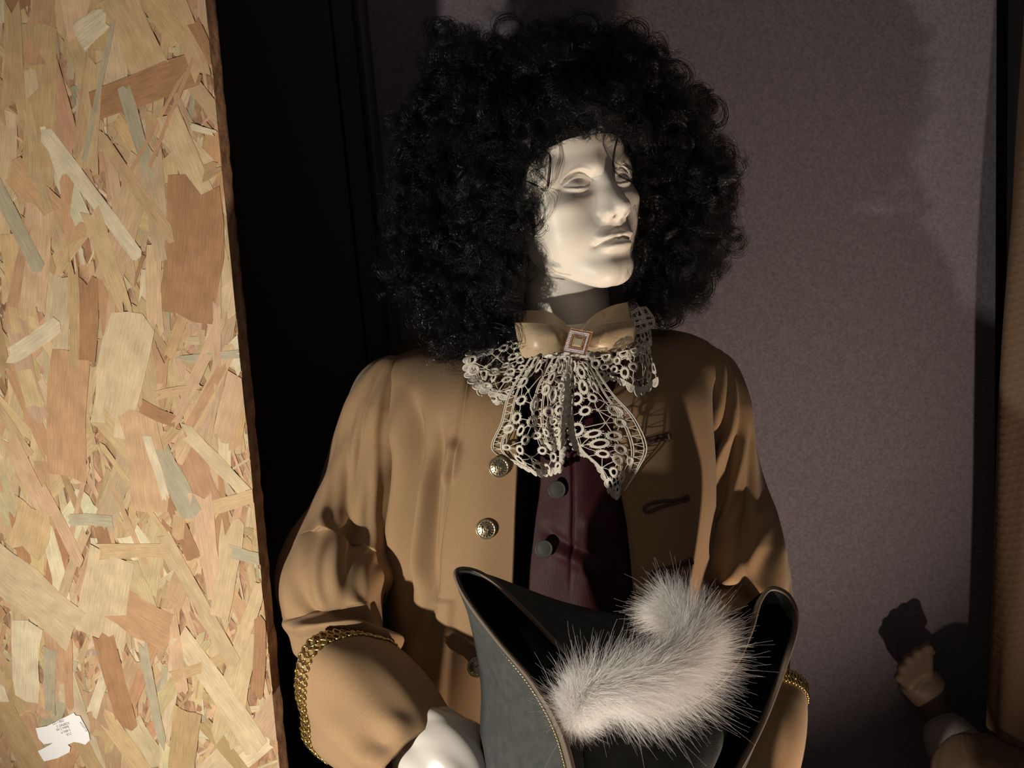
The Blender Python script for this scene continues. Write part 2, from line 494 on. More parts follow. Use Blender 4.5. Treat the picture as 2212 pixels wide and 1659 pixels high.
# the large flakes of the photograph: (pixel centre, length px, width px, angle deg from the horizontal, tint)
BIG = [(265, 815, 265, 130, 74, 4), (410, 540, 290, 130, 82, 5), (310, 190, 265, 62, 17, 5), (330, 285, 250, 8, 55, 3), (150, 900, 300, 130, 84, 3),
       (405, 345, 210, 60, -65, 1), (300, 290, 200, 40, -72, 6), (200, 420, 330, 40, -48, 9), (300, 410, 260, 36, -50, 2), (85, 230, 330, 90, 84, 8),
       (200, 250, 240, 60, 80, 0), (290, 70, 180, 90, -62, 0), (400, 70, 200, 60, -66, 2), (95, 60, 150, 80, 80, 3), (200, 60, 80, 60, 30, 9),
       (120, 330, 30, 130, 20, 9), (30, 470, 250, 40, -60, 6), (80, 560, 240, 70, 80, 7), (75, 735, 160, 40, 32, 9), (190, 690, 190, 50, 86, 5),
       (235, 560, 230, 50, -70, 0), (430, 800, 250, 26, 62, 7), (470, 690, 270, 22, 88, 7), (455, 770, 150, 20, 10, 6), (385, 845, 120, 20, 15, 2),
       (350, 895, 110, 40, -15, 5), (430, 885, 240, 24, 58, 3), (500, 880, 150, 60, 70, 7), (340, 1010, 150, 26, -72, 9), (470, 1000, 190, 44, -40, 4),
       (380, 1040, 160, 60, -60, 6), (480, 1090, 250, 34, 22, 0), (300, 1190, 230, 34, 9, 0), (230, 1290, 230, 130, 76, 4), (450, 1180, 250, 62, -82, 7),
       (60, 1280, 320, 140, -30, 4), (300, 1330, 170, 100, -20, 3), (430, 1290, 330, 44, -58, 1), (490, 1230, 240, 60, 80, 1), (540, 1200, 110, 30, -5, 6),
       (250, 1470, 230, 64, -76, 5), (330, 1490, 240, 26, -80, 6), (215, 1500, 130, 30, 68, 9), (430, 1440, 170, 30, 28, 8), (470, 1490, 320, 66, -50, 4),
       (380, 1400, 200, 46, -82, 7), (60, 1430, 200, 90, 84, 9), (110, 1470, 180, 34, 86, 6), (150, 1450, 180, 30, 88, 3), (180, 1610, 150, 50, -60, 8),
       (400, 1600, 170, 90, 80, 8), (560, 1420, 180, 36, 86, 5), (540, 1330, 170, 40, 70, 1), (40, 1590, 170, 80, -60, 8), (280, 1620, 190, 60, -50, 0),
       (130, 1130, 200, 34, -60, 7), (60, 1140, 130, 100, 70, 0), (200, 1125, 120, 34, 5, 6), (60, 1020, 190, 46, -62, 7), (30, 120, 230, 60, 86, 8),
       (440, 90, 90, 30, -60, 5), (370, 250, 250, 9, 62, 3), (215, 200, 300, 14, 72, 6), (440, 280, 60, 14, -12, 9), (160, 720, 300, 30, 86, 8)]
PXM = FPX / 1.19
big = []
for (px, py, lp, wp, a, t) in BIG:
    u, v = b_uv(px, py)
    big.append((u, v, lp / PXM, wp / PXM * 1.05, math.pi - R(a - 4.6), TINTS[t] * r2.uniform(.95, 1.05)))
rand = []
for i in range(236):
    L, Wd = r2.uniform(.06, .15), r2.gamma(2.6, .0078) + .007
    rand.append((r2.uniform(-.02, .42), r2.uniform(-.06, 1.0), L, min(Wd, .055), math.pi / 2 + r2.normal(0, .42) + (r2.random() < .12) * r2.uniform(-1, 1), pick_tint(r2)))
allst = rand + big
for i, (u, v, L, Wd, a, t) in enumerate(allst):
    p = strand_poly(L, Wd, r2, 1.3)
    q = clip_u(place(p, u, v, a))
    if q is None: continue
    c, s_ = math.cos(a), math.sin(a)
    lq = np.stack([(q[:, 0] - u) * c + (q[:, 1] - v) * s_, -(q[:, 0] - u) * s_ + (q[:, 1] - v) * c], 1) + r2.uniform(0, 5, 2)
    sm = StrandMesh()
    sm.add(q, lq, 0.0008 + 0.0010 * i / len(allst), 0.0006, tuple(t), r2.normal(0, .003), r2.normal(0, .002))
    sm.build('wood_strand', board)

# the torn paper label on the board
M_PAPER = mat('label_paper', (0.80, 0.79, 0.80), 0.55)
M_INK = mat('label_ink', (0.10, 0.11, 0.17), 0.6)
def lab(pts, h, name, parent, m):
    uv = [b_uv(*p) for p in pts]
    u = np.array([a for a, _ in uv]); v = np.array([b for _, b in uv])
    nn = len(pts)
    vv = np.concatenate([BW(u, v, np.full(nn, h)), BW(u, v, np.full(nn, h - 0.0006))])
    o = mesh_obj(name, vv, [tuple(range(nn))] + [(i, nn + i, nn + (i + 1) % nn, (i + 1) % nn) for i in range(nn)], m, parent, smooth=False)
    bmm = bmesh.new(); bmm.from_mesh(o.data); bmesh.ops.triangulate(bmm, faces=[f for f in bmm.faces if len(f.verts) > 4]); bmesh.ops.recalc_face_normals(bmm, faces=bmm.faces); bmm.to_mesh(o.data); bmm.free()
    return o
LBL = lab([(81, 1570), (105, 1566), (163, 1537), (167, 1543), (176, 1544), (195, 1580), (198, 1596), (188, 1606), (176, 1602), (164, 1600), (150, 1606), (156, 1612), (154, 1622), (128, 1635),
           (99, 1642), (86, 1620), (112, 1606), (118, 1602), (98, 1605), (87, 1592)], 0.0032, 'paper_label', board, M_PAPER)
LBL['label'] = 'torn white paper label with small print'
def label_text(txt, px, py, size_px, ang, parent):
    cu = bpy.data.curves.new('lettering', 'FONT'); cu.body = txt; cu.size = 1.0; cu.align_x = 'LEFT'
    o = bpy.data.objects.new('tmp', cu); COL.objects.link(o)
    dg = bpy.context.evaluated_depsgraph_get(); dg.update()
    me = bpy.data.meshes.new_from_object(o.evaluated_get(dg))
    bpy.data.objects.remove(o)
    u, v = b_uv(px, py)
    s_ = size_px / PXM
    a = R(ang)
    ex = -Bu * math.cos(a) + Bv * math.sin(a); ey = Bu * math.sin(a) + Bv * math.cos(a)
    base = BW(u, v, 0.0034)
    M = Matrix(((*[ex[0] * s_], ey[0] * s_, Bn[0], base[0]), (ex[1] * s_, ey[1] * s_, Bn[1], base[1]), (ex[2] * s_, ey[2] * s_, Bn[2], base[2]), (0, 0, 0, 1)))
    me.transform(M); me.materials.append(M_INK)
    o2 = bpy.data.objects.new('lettering', me); link(o2, parent)
    return o2
A180 = 180 + 22
for txt, px, py in (('OSB 1 CO', 141, 1550.5), ('FORMAT 2', 152, 1556), ('Baltes 2 mp', 151.5, 1564), ('3 4041 P', 155, 1571), ('2 UL', 157, 1579)):
    label_text(txt, px, py, 9.0, A180, LBL)
label_text('0123034', 193, 1576, 8.0, 180 - 55, LBL)
# ================================================================== the mannequin's head (one continuous body)
# local millimetres: x to the mannequin's left, y up from the eye line, z forward from the ears
def gauss(x, w): return np.exp(-(x / w) ** 2)

def head_sdf(p):
    q = p.copy(); q[:, 0] = np.abs(q[:, 0])
    q[:, 0] = np.sqrt(q[:, 0] ** 2 + 1.5); x, y, z = q.T
    d = ell(q, (0, 34, -8), (73, 84, 98))
    d = smin(d, ell(q, (0, -18, 24), (60, 78, 63)), 26)
    d = smin(d, ell(q, (0, -62, 40), (43, 46, 46)), 24)
    d = smin(d, cone(q, (47, -62, 4), (14, -96, 68), 17, 12), 26)           # jaw line
    d = smin(d, ell(q, (0, -96, 73), (18, 14.5, 14.5)), 22)                   # chin
    d = smin(d, ell(q, (44, -22, 58), (21, 14, 22)), 22)                     # cheekbone
    d = smin(d, ell(q, (0, 52, 52), (52, 40, 38)), 24)                       # forehead
    d = smin(d, cone(q, (8, 15, 83), (44, 17, 64), 9.5, 8), 14)              # brow ridge
    d = smin(d, ell(q, (0, -60, 77), (24, 19, 16)), 18)                      # muzzle
    d = smin(d, ell(q, (38, -48, 50), (22, 26, 24)), 20)                     # cheek
    d = smin(d, ell(q, (52, 12, 50), (14, 20, 20)), 16)                      # temple
    # eye sockets
    d = smax(d, -ell(q, (28, -1, 97), (18, 12.0, 17)), 9)
    # nose
    nose = cone(q, (0, 10, 84), (0, -29, 104), 6.5, 8.2)
    nose = smin(nose, ell(q, (0, -32.5, 107), (9.2, 8.4, 9.5)), 7)
    nose = smin(nose, ell(q, (10.8, -36.5, 96), (6.8, 7.0, 9.5)), 6)
    nose = smin(nose, ell(q, (7.5, -25, 95), (7.5, 12, 8)), 9)
    nose = smin(nose, cone(q, (0, -41.5, 105), (0, -45, 90), 3.4, 4), 4)
    d = smin(d, nose, 11)
    d = smax(d, -cone(q, (6.4, -47.0, 103.5), (6.8, -38, 99), 2.8, 2.3), 1.0)
    d = d + 0.6 * gauss(np.hypot(x - 18.4, (y + 39) * 0.55), 2.4) * gauss(z - 90, 7)   # wing crease
    # mouth
    ml = -65.5 - 0.0065 * x ** 2 + 1.6 * gauss(x - 5, 5) - 0.6 * gauss(x, 3)
    wm = np.clip(1 - (x / 27) ** 2, 0, 1)
    up = -59.5 + 1.5 * gauss(x - 5, 4) - 0.010 * x ** 2
    lip_u = ell(q, (0, -61.5, 88), (24, 5.5, 11.5)); lip_l = ell(q, (0, -72.2, 87), (20, 6.2, 12))
    d = smin(d, lip_u, 5); d = smin(d, lip_l, 5)
    zm = gauss(z - 92, 22)
    d = d + 2.6 * gauss(y - ml, 1.5) * np.sqrt(wm) * zm + 1.1 * gauss(y - ml, 4.0) * wm * zm
    d = d + 1.6 * gauss(np.hypot(x - 27, y + 69), 4.0) * zm                    # mouth corners
    d = d - 0.7 * gauss(y - (up + 1.4), 1.0) * wm * zm                         # lip rim
    d = d + 0.9 * gauss(x, 3.0) * gauss(y + 54, 4.5) * zm                     # philtrum
    d = d + 1.7 * gauss(y + 84, 5.5) * gauss(x, 17) * zm                      # under the lip
    # eyes
    ex = (x - 31.0) / 18.0
    al = np.clip(1 - ex ** 2, 0, 1)
    tilt = (x - 31) * 0.05
    eye = ell(q, (30.5, -2.5, 67.5), (18.0, 14.0, 15.6))
    lid = ell(q, (30.5, -2.5, 67.5), (19.6, 15.4, 17.0))
    topl = -2.0 + tilt + 8.6 * al
    botl = -3.4 + tilt - 2.2 * al
    lids = np.minimum(smax(lid, -(y - topl), 1.0), smax(lid, (y - botl), 1.0))
    d = smin(d, smin(eye, lids, 0.8), 3.0)
    ez = gauss(z - 76, 16)
    cr = topl + 3.4 + 1.6 * al
    d = d + 2.4 * gauss(y - cr, 1.4) * np.clip(1 - (ex / 1.12) ** 2, 0, 1) * ez       # crease above the lid
    d = d - 0.8 * gauss(y - cr - 3.2, 2.2) * np.clip(1 - (ex / 1.1) ** 2, 0, 1) * ez
    d = d + 0.9 * gauss(y - (botl - 4.4), 2.2) * np.clip(1 - (ex / 1.1) ** 2, 0, 1) * ez
    # ears (covered by the wig) and neck
    d = smin(d, ell(q, (73, -12, -6), (6, 30, 17)), 7)
    neck = cone(q, (0, -40, -12), (0, -215, -34), 52, 57)
    d = smin(d, neck, 16)
    d = smin(d, cone(q, (34, -48, -12), (10, -190, 22), 12, 9), 14)          # neck cords
    return d

HEAD_YAW = 36.0
F = np.array([math.sin(R(HEAD_YAW)), -math.cos(R(HEAD_YAW)), 0.0])
F = F + np.array([0, 0, 0.155]); F /= np.linalg.norm(F)
UPV = np.array([-0.02, 0.0, 1.0]); UPV -= F * (UPV @ F); UPV /= np.linalg.norm(UPV)
LX = np.cross(UPV, F)                               # mannequin's left
HEAD_O = P(1309, 386, 1.175) - 0.088 * F
HS = 0.98e-3
def head_w(p):                                      # local mm -> world
    p = np.asarray(p, float) * HS
    return HEAD_O + p[..., :1] * LX + p[..., 1:2] * UPV + p[..., 2:3] * F
def head_l(w):
    q = (np.asarray(w, float) - HEAD_O) / HS
    return np.stack([q @ LX, q @ UPV, q @ F], -1)

M_SKIN = mat('mannequin_plaster', (0.80, 0.745, 0.66), 0.42, spec=0.35)
add_noise_color(M_SKIN, (0.78, 0.725, 0.635), (0.83, 0.775, 0.69), 18, 3, bump=0.04, bump_scale=900, bump_dist=0.0005)

hv, hq = surface_nets(head_sdf, (-90, -215, -115), (90, 128, 128), 0.95)
MANN = empty('mannequin', (HEAD_O[0], HEAD_O[1], 0.0),
             'white-faced mannequin in a black curly wig and mustard coat with lace jabot', 'mannequin')
BODY = fast_mesh('body', head_w(hv), hq, M_SKIN, MANN)
# ================================================================== the wig
M_CAP = mat('wig_cap_black', (0.004, 0.004, 0.0045), 0.9, spec=0.1)
M_HAIR = mat('black_synthetic_hair', (0.004, 0.004, 0.0055), 0.12, spec=0.5)
WIG = [(1190, 208, 1.27, .080), (1050, 222, 1.275, .080), (1310, 200, 1.28, .076), (1415, 275, 1.295, .068), (985, 310, 1.285, .078),
       (945, 430, 1.275, .066), (940, 560, 1.265, .064), (1000, 660, 1.245, .060), (1060, 560, 1.215, .052), (1075, 440, 1.215, .052),
       (1095, 640, 1.215, .040), (1060, 715, 1.215, .034), (1110, 330, 1.225, .060), (1215, 235, 1.195, .034), (1310, 235, 1.205, .032),
       (1475, 390, 1.30, .062), (1490, 500, 1.30, .055), (1445, 580, 1.295, .054), (1440, 470, 1.28, .042), (1405, 640, 1.285, .036),
       (1400, 330, 1.265, .046), (1470, 610, 1.30, .034), (985, 136, 1.29, .042), (1180, 135, 1.29, .046), (1325, 138, 1.30, .044), (1100, 400, 1.34, .10), (1300, 350, 1.36, .09),
       (1025, 735, 1.235, .022), (1205, 252, 1.166, .024), (1262, 240, 1.160, .024), (1315, 248, 1.166, .024), (1356, 285, 1.190, .022), (1150, 305, 1.185, .032), (1185, 290, 1.176, .020), (1160, 335, 1.185, .026), (1128, 400, 1.19, .030), (1106, 500, 1.188, .028), (1098, 600, 1.19, .028)]
WC = np.array([P(a, b, c) for a, b, c, r in WIG]); WR = np.array([r for *_, r in WIG])
FACE_PX = np.array([(1198, 305), (1230, 291), (1262, 300), (1290, 289), (1335, 293), (1362, 335), (1380, 390), (1386, 450), (1374, 560), (1354, 612), (1312, 640),
                    (1312, 680), (1138, 690), (1136, 600), (1146, 520), (1160, 450), (1172, 400), (1172, 350)], float)
def pix(w):
    r = np.asarray(w, float) - CO
    d = -(r @ CB)
    return r @ CR / d * FPX + W0 / 2, H0 / 2 - r @ CU / d * FPX, d
def in_poly(x, y, poly):
    ins = np.zeros(x.shape, bool); n = len(poly)
    for i in range(n):
        x0, y0 = poly[i]; x1, y1 = poly[(i + 1) % n]
        c = (y0 > y) != (y1 > y)
        ins ^= c & (x < (x1 - x0) * (y - y0) / (y1 - y0 + 1e-12) + x0)
    return ins
HW = head_w(hv); HPX, HPY, HPD = pix(HW)
def face_depth(px, py):
    m = (np.abs(HPX - px) < 5) & (np.abs(HPY - py) < 5)
    return HPD[m].min() if m.any() else 1.22

def wig_sdf(w):
    d = np.full(len(w), 9.0)
    for c, r in zip(WC, WR): d = smin(d, np.linalg.norm(w - c, axis=1) - (r - 0.019 if r > .034 else r - 0.006), 0.02)
    l = head_l(w) * 1e-3
    d = smin(d, head_sdf(l * 1e3) * 1e-3 - .0045 + np.maximum(0, -60 - l[:, 1] * 1e3) * 1e-3, .006)
    x, y, z = (l * 1e3).T
    op = ((np.abs((x + 8) / 72) ** 3.2 + np.abs((y + 50) / 97) ** 3.2 + 1e-9) ** (1 / 3.2) - 1) * 58
    d = smax(d, -smax(op, 4 - z, 8) * 1e-3, 0.008)                             # the open face
    d = smax(d, -(ell(l * 1e3, (8, -120, 60), (58, 75, 90)) * 1e-3), 0.012)     # the throat
    return d
wv, wq = surface_nets(wig_sdf, WC.min(0) - .13, WC.max(0) + .13, 0.006, block=4)
WIGO = fast_mesh('wig', wv, wq, M_CAP, MANN, label='big black curly wig')

rh = np.random.default_rng(5)
def hair_curves(name, pts, radius, m, parent, **kw):
    """pts (n, k, 3) strands as one hair-curves object"""
    n, k = pts.shape[:2]
    hc = bpy.data.hair_curves.new(name)
    hc.add_curves([k] * n)
    hc.attributes['position'].data.foreach_set('vector', np.ascontiguousarray(pts, np.float32).ravel())
    ra = hc.attributes.get('radius') or hc.attributes.new('radius', 'FLOAT', 'POINT')
    ra.data.foreach_set('value', np.broadcast_to(np.asarray(radius, np.float32), (n, k)).astype(np.float32).ravel())
    hc.materials.append(m)
    o = bpy.data.objects.new(name, hc)
    link(o, parent, **kw)
    return o

def unit(v): return v / (np.linalg.norm(v, axis=-1, keepdims=True) + 1e-12)
def locks(n_lock, n_str, k, blob_p, rad_rng, len_rng, turns_rng, lay=(0.72, 1.0), spread=.0018):
    b = rh.choice(len(WR), n_lock, p=blob_p)
    dr = unit(rh.normal(size=(n_lock, 3)))
    fl = (dr @ CB < -0.35) & (rh.random(n_lock) < .75)          # fewer at the back
    dr[fl] = dr[fl] + 2 * (-(dr[fl] @ CB))[:, None] * CB
    base = WC[b] + dr * (WR[b] * rh.uniform(*lay, n_lock))[:, None]
    ax = unit(np.cross(dr, unit(rh.normal(size=(n_lock, 3)))) + 0.35 * dr * rh.normal(size=(n_lock, 1)) + np.array([0, 0, -.45]))
    u = unit(np.cross(ax, dr + .01)); w = np.cross(ax, u)
    rad = rh.uniform(*rad_rng, n_lock) ; ln = rh.uniform(*len_rng, n_lock); tu = rh.uniform(*turns_rng, n_lock) * rh.choice([-1, 1], n_lock)
    ph = rh.uniform(0, 6.28, n_lock)
    t = np.linspace(0, 1, k)
    R_ = lambda a: np.repeat(a, n_str, 0)
    N = n_lock * n_str
    off = rh.normal(size=(N, 3)) * spread
    rr = (R_(rad) * rh.uniform(.78, 1.22, N))[:, None] * (1 - .35 * t * rh.random((N, 1))) * np.minimum(1, .25 + 3 * t)
    fr = rh.normal(0, .12, (N, 1)) * np.sin(t * 9 + rh.uniform(0, 6, (N, 1)))
    an = R_(ph)[:, None] + rh.normal(0, .22, (N, 1)) + 2 * np.pi * (R_(tu) * rh.uniform(.9, 1.1, N))[:, None] * t + fr
    ll = (R_(ln) * rh.uniform(.85, 1.15, N))[:, None] * (t - .3)
    p = (R_(base) + off)[:, None] + ll[..., None] * R_(ax)[:, None] + (rr * np.cos(an))[..., None] * R_(u)[:, None] + (rr * np.sin(an))[..., None] * R_(w)[:, None]
    return p
def cull(p):
    x, y, d = pix(p.reshape(-1, 3))
    bad = in_poly(x, y, FACE_PX) & (d < 1.31)
    l = head_l(p.reshape(-1, 3))
    bad |= head_sdf(l) < -3.0
    bad |= (p.reshape(-1, 3)[:, 1] > WALL_Y - .005)
    return p[~bad.reshape(p.shape[:2]).any(1)]
bp = WR ** 2; bp /= bp.sum()
pa = cull(locks(2300, 16, 34, bp, (.005, .013), (.012, .045), (1.0, 2.6), lay=(.70, 1.0)))
pb = cull(locks(5200, 4, 26, bp, (.003, .010), (.010, .040), (.7, 2.2), lay=(.80, 1.06), spread=.003))
bd_px = [(1128, 640), (1128, 600), (1132, 560), (1138, 520), (1146, 480), (1154, 450), (1162, 420), (1166, 390), (1166, 360), (1178, 335), (1188, 312), (1204, 298), (1222, 290), (1242, 288), (1262, 290), (1284, 286), (1306, 286), (1328, 288), (1346, 300), (1360, 322), (1372, 350), (1384, 385), (1390, 430), (1388, 480), (1382, 530), (1372, 570), (1358, 615)]
bdc = np.array([P(x, y, min(face_depth(x, y), 1.24) + .004) for x, y in bd_px])
WC0, WR0 = WC, WR
WC, WR = bdc, np.full(len(bdc), .0075)
FP0 = FACE_PX; FACE_PX = FACE_PX.mean(0) + (FACE_PX - FACE_PX.mean(0)) * .90
pe = cull(locks(620, 10, 34, np.full(len(bdc), 1 / len(bdc)), (.003, .009), (.010, .034), (.8, 2.0), lay=(.2, 1.3), spread=.0014))
WC, WR, FACE_PX = WC0, WR0, FP0
hair_curves('curls', np.concatenate([pa, pe]), np.linspace(.00012, .00009, 34)[None], M_HAIR, WIGO, kind='stuff')
hair_curves('flyaway_curls', pb, np.linspace(.00011, .00007, 26)[None], M_HAIR, WIGO, kind='stuff')

def ringlet(path, nstr=10, spread=.0016, rad=.00022, name='ringlet'):
    """one loose curl: path of (px,py,d)"""
    c = catmull([P(*q) for q in path], 40)
    m = MB()
    for i in range(nstr):
        o = rh.normal(size=3) * spread
        o2 = rh.normal(size=3) * spread
        t = np.linspace(0, 1, 40)[:, None]
        ctr = c.mean(0)
        m.tube(ctr + (c - ctr) * rh.uniform(.95, 1.06) + o * np.minimum(1, .3 + 2 * t) + o2 * np.sin(t * 3.14), rad, 4)
    return m.build(name, M_HAIR, WIGO)
def loop(cx, cy, r, d, a0=0, turns=1.25, rx=1.0, dd=.02):
    n = 12
    return [(cx + rx * r * math.cos(a0 + 2 * math.pi * turns * i / n) * (1 - .15 * i / n), cy + r * math.sin(a0 + 2 * math.pi * turns * i / n) * (1 - .15 * i / n), d - dd * i / n) for i in range(n + 1)]
for cx_, cy_, r_, d_, a_, tu_, rx_ in [(1372, 75, 30, 1.29, 2.5, 1.2, 1), (1422, 96, 24, 1.28, 2, 1.1, .7), (1455, 165, 36, 1.29, 2.8, 1.3, 1.0), (1512, 225, 42, 1.29, 3, 1.0, .6), (1545, 245, 34, 1.3, 3.2, .8, .8),
                                        (1565, 340, 28, 1.29, 2.6, 1.15, .9), (1548, 420, 40, 1.28, 3.4, 1.2, 1.0), (1535, 470, 36, 1.27, 2.2, 1.3, 1.1), (1556, 490, 26, 1.28, 3, 1.2, 1), (1520, 560, 30, 1.28, 2.6, 1.2, 1.1),
                                        (1505, 612, 34, 1.27, 3.3, 1.2, .9), (1440, 672, 36, 1.27, 3.4, 1.0, 1.0), (1575, 385, 24, 1.29, 2, .9, 1), (1480, 640, 26, 1.28, 2, 1.2, 1.1), (1350, 60, 26, 1.29, 2, 1.1, 1),
                                        (955, 75, 34, 1.29, .2, 1.1, 1), (935, 60, 20, 1.29, .2, 1.2, 1), (845, 575, 30, 1.27, .2, 1.2, .9), (1260, 60, 34, 1.28, 1, 1, 1.2), (1100, 60, 30, 1.28, 1, 1.1, 1.1), (862, 480, 24, 1.27, 0, 1.2, 1),
                                        (1075, 740, 36, 1.185, 2.8, .75, 1.0), (1150, 470, 34, 1.18, 3.6, .9, .8), (905, 690, 26, 1.25, .3, 1.1, 1), (980, 745, 26, 1.235, .5, 1.1, 1)]:
    ringlet(loop(cx_, cy_, r_, d_, a_, tu_, rx_), 14 if r_ > 28 else 9, .0022)
def wisp(path, n=6, spread=.0007, rad=.00010, lift=.006):
    ringlet([(x, y, face_depth(x, y) - lift - l) for x, y, l in path], n, spread, rad, 'wisp')
wisp([(1160, 322, .012), (1184, 332, .008), (1189, 348, .004), (1187, 375, .003), (1183, 400, .003), (1174, 408, .003), (1158, 398, .006), (1140, 390, .014)], 14, .0007, .00020)
wisp([(1335, 282, .014), (1332, 304, .006), (1326, 330, .004), (1325, 362, .004), (1338, 378, .005), (1358, 388, .005), (1378, 402, .008)], 9, .0006, .00018)
wisp([(1385, 338, .012), (1362, 322, .006), (1345, 332, .004), (1333, 352, .004), (1328, 372, .005)], 4, .0010)
wisp([(1330, 366, .006), (1345, 371, .004), (1362, 368, .004), (1382, 376, .008)], 4, .0012)
wisp([(1368, 345, .008), (1362, 362, .004), (1352, 380, .005), (1345, 372, .006)], 3, .0015)
wisp([(1334, 305, .006), (1348, 310, .006), (1364, 320, .008), (1384, 340, .012)], 5, .0008)
wisp([(1148, 418, .014), (1166, 430, .010), (1177, 452, .010), (1174, 474, .012), (1158, 492, .014), (1136, 500, .016)], 12, .0018)
wisp([(1150, 425, .014), (1160, 440, .012), (1163, 462, .012), (1150, 480, .014)], 8, .0018)
wisp([(1122, 522, .016), (1140, 552, .012), (1162, 580, .010), (1190, 597, .007), (1222, 604, .005)], 6, .0006)
wisp([(1130, 515, .016), (1158, 540, .014), (1163, 565, .014), (1150, 590, .016)], 4, .001)
wisp([(1125, 560, .020), (1150, 585, .018), (1158, 600, .018), (1140, 612, .02)], 8, .0014)
wisp([(1262, 282, .012), (1258, 292, .007), (1266, 298, .004), (1272, 288, .010)], 12, .001)
wisp([(1250, 284, .012), (1256, 294, .006), (1264, 297, .004)], 8, .001)
# ================================================================== the coat
def cloth(name, c1, c2, rough=.85, weave=1500, sheen=.0):
    m = mat(name, c1, rough, spec=.15)
    add_noise_color(m, c1, c2, 500, 3, bump=.18, bump_scale=weave, bump_dist=.0005)
    if sheen:
        b = m.node_tree.nodes['Principled BSDF']; b.inputs['Sheen Weight'].default_value = sheen; b.inputs['Sheen Roughness'].default_value = .5
    return m
M_COAT = cloth('mustard_wool', (0.325, 0.208, 0.112), (0.375, 0.240, 0.130), sheen=.15)
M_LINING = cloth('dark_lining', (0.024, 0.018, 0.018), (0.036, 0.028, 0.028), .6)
M_GOLD = mat('gold_braid', (0.78, 0.60, 0.24), .28, metallic=1.0)
M_BEAD = mat('dark_sequin', (0.03, 0.03, 0.12), .12, spec=.9)
M_CORD = mat('brown_cord', (0.085, 0.045, 0.028), .8)
M_BRONZE = mat('antique_button_metal', (0.38, 0.33, 0.22), .30, metallic=1.0)

def disp_grid(g, px, py, fn):
    return g + grid_normals(g) * fn(px, py)[..., None]
def ridge(px, py, path, w, amp, taper=.3):
    """bump along a path given as (x,y), amp in metres, fading in and out at its ends"""
    q = catmull(path, 40)
    d2 = np.full(px.shape, 1e9); tt = np.zeros(px.shape)
    for i in range(39):
        a, b = q[i], q[i + 1]
        ab = b - a; l2 = ab @ ab + 1e-9
        t = np.clip(((px - a[0]) * ab[0] + (py - a[1]) * ab[1]) / l2, 0, 1)
        e = (px - a[0] - t * ab[0]) ** 2 + (py - a[1] - t * ab[1]) ** 2
        m = e < d2
        d2 = np.where(m, e, d2); tt = np.where(m, (i + t) / 39, tt)
    f = np.clip(np.minimum(tt, 1 - tt) / taper, 0, 1) if taper else 1
    f = f * f * (3 - 2 * f) if taper else 1
    return amp * f * np.exp(-d2 / (w * w))

def panel(rows, nu, nv):
    c = patch(rows, nu, nv)
    return P(c[..., 0], c[..., 1], c[..., 2]), c[..., 0], c[..., 1]

COAT = None
# viewer's left front
rowsL = [[(846, 768, 1.345), (900, 748, 1.36), (960, 735, 1.37), (1010, 728, 1.37), (1070, 725, 1.35)],
         [(812, 798, 1.300), (880, 768, 1.300), (950, 750, 1.295), (1020, 742, 1.285), (1085, 745, 1.265)],
         [(828, 880, 1.290), (880, 862, 1.256), (950, 852, 1.232), (1022, 850, 1.213), (1112, 862, 1.200)],
         [(838, 1000, 1.292), (890, 990, 1.245), (950, 985, 1.216), (1030, 985, 1.194), (1117, 990, 1.186)],
         [(838, 1150, 1.290), (890, 1148, 1.240), (950, 1148, 1.210), (1025, 1148, 1.190), (1112, 1150, 1.184)],
         [(840, 1300, 1.285), (890, 1300, 1.235), (950, 1300, 1.206), (1020, 1300, 1.190), (1108, 1300, 1.188)],
         [(845, 1480, 1.280), (890, 1480, 1.235), (950, 1480, 1.210), (1020, 1480, 1.196), (1108, 1480, 1.196)],
         [(845, 1800, 1.28), (890, 1800, 1.235), (950, 1800, 1.212), (1020, 1800, 1.20), (1110, 1800, 1.20)],
         [(820, 2300, 1.30), (880, 2300, 1.24), (950, 2300, 1.21), (1020, 2300, 1.195), (1115, 2300, 1.20)]]
gL, ax_, ay_ = panel(rowsL, 110, 260)
def foldsL(x, y):
    b = 1012 + (y - 826) * (931 - 1012) / (1300 - 826) * np.where(y > 1300, .45, 1)       # band edge
    d = ridge(x, y, [(893, 830), (897, 900), (893, 1000), (886, 1120), (878, 1260), (880, 1400)], 15, -.0085)
    d += ridge(x, y, [(862, 830), (866, 930), (872, 1000), (858, 1150), (850, 1280)], 17, .0075)
    d += ridge(x, y, [(925, 960), (918, 1080), (908, 1200), (905, 1290)], 12, .006)
    d += ridge(x, y, [(955, 880), (950, 950), (940, 1030), (936, 1150), (930, 1290), (930, 1420)], 13, -.006)
    d += ridge(x, y, [(985, 940), (975, 1000), (955, 1060)], 12, .0045)
    d += -.0022 / (1 + np.exp(-(x - b) / 3.0)) * (y > 800) + ridge(x, y, [(1010, 830), (985, 960), (960, 1120), (936, 1290), (930, 1480)], 6, -.0016)
    d += .0012 * np.sin(x * .016 + y * .004) + .0008 * np.sin(y * .02 + x * .01)
    return d * 2.0
gL = gL - grid_normals(gL) * 0
nL = grid_normals(gL); sgn = -1.0 if (nL[100, 50] @ CB) > 0 else 1.0
gL = gL - sgn * nL * foldsL(ax_, ay_)[..., None]
COAT = grid_obj('coat', gL, M_COAT, MANN, solid=None, label='mustard wool coat')
m_ = COAT.modifiers.new('thickness', 'SOLIDIFY'); m_.thickness = .0025; m_.offset = 0

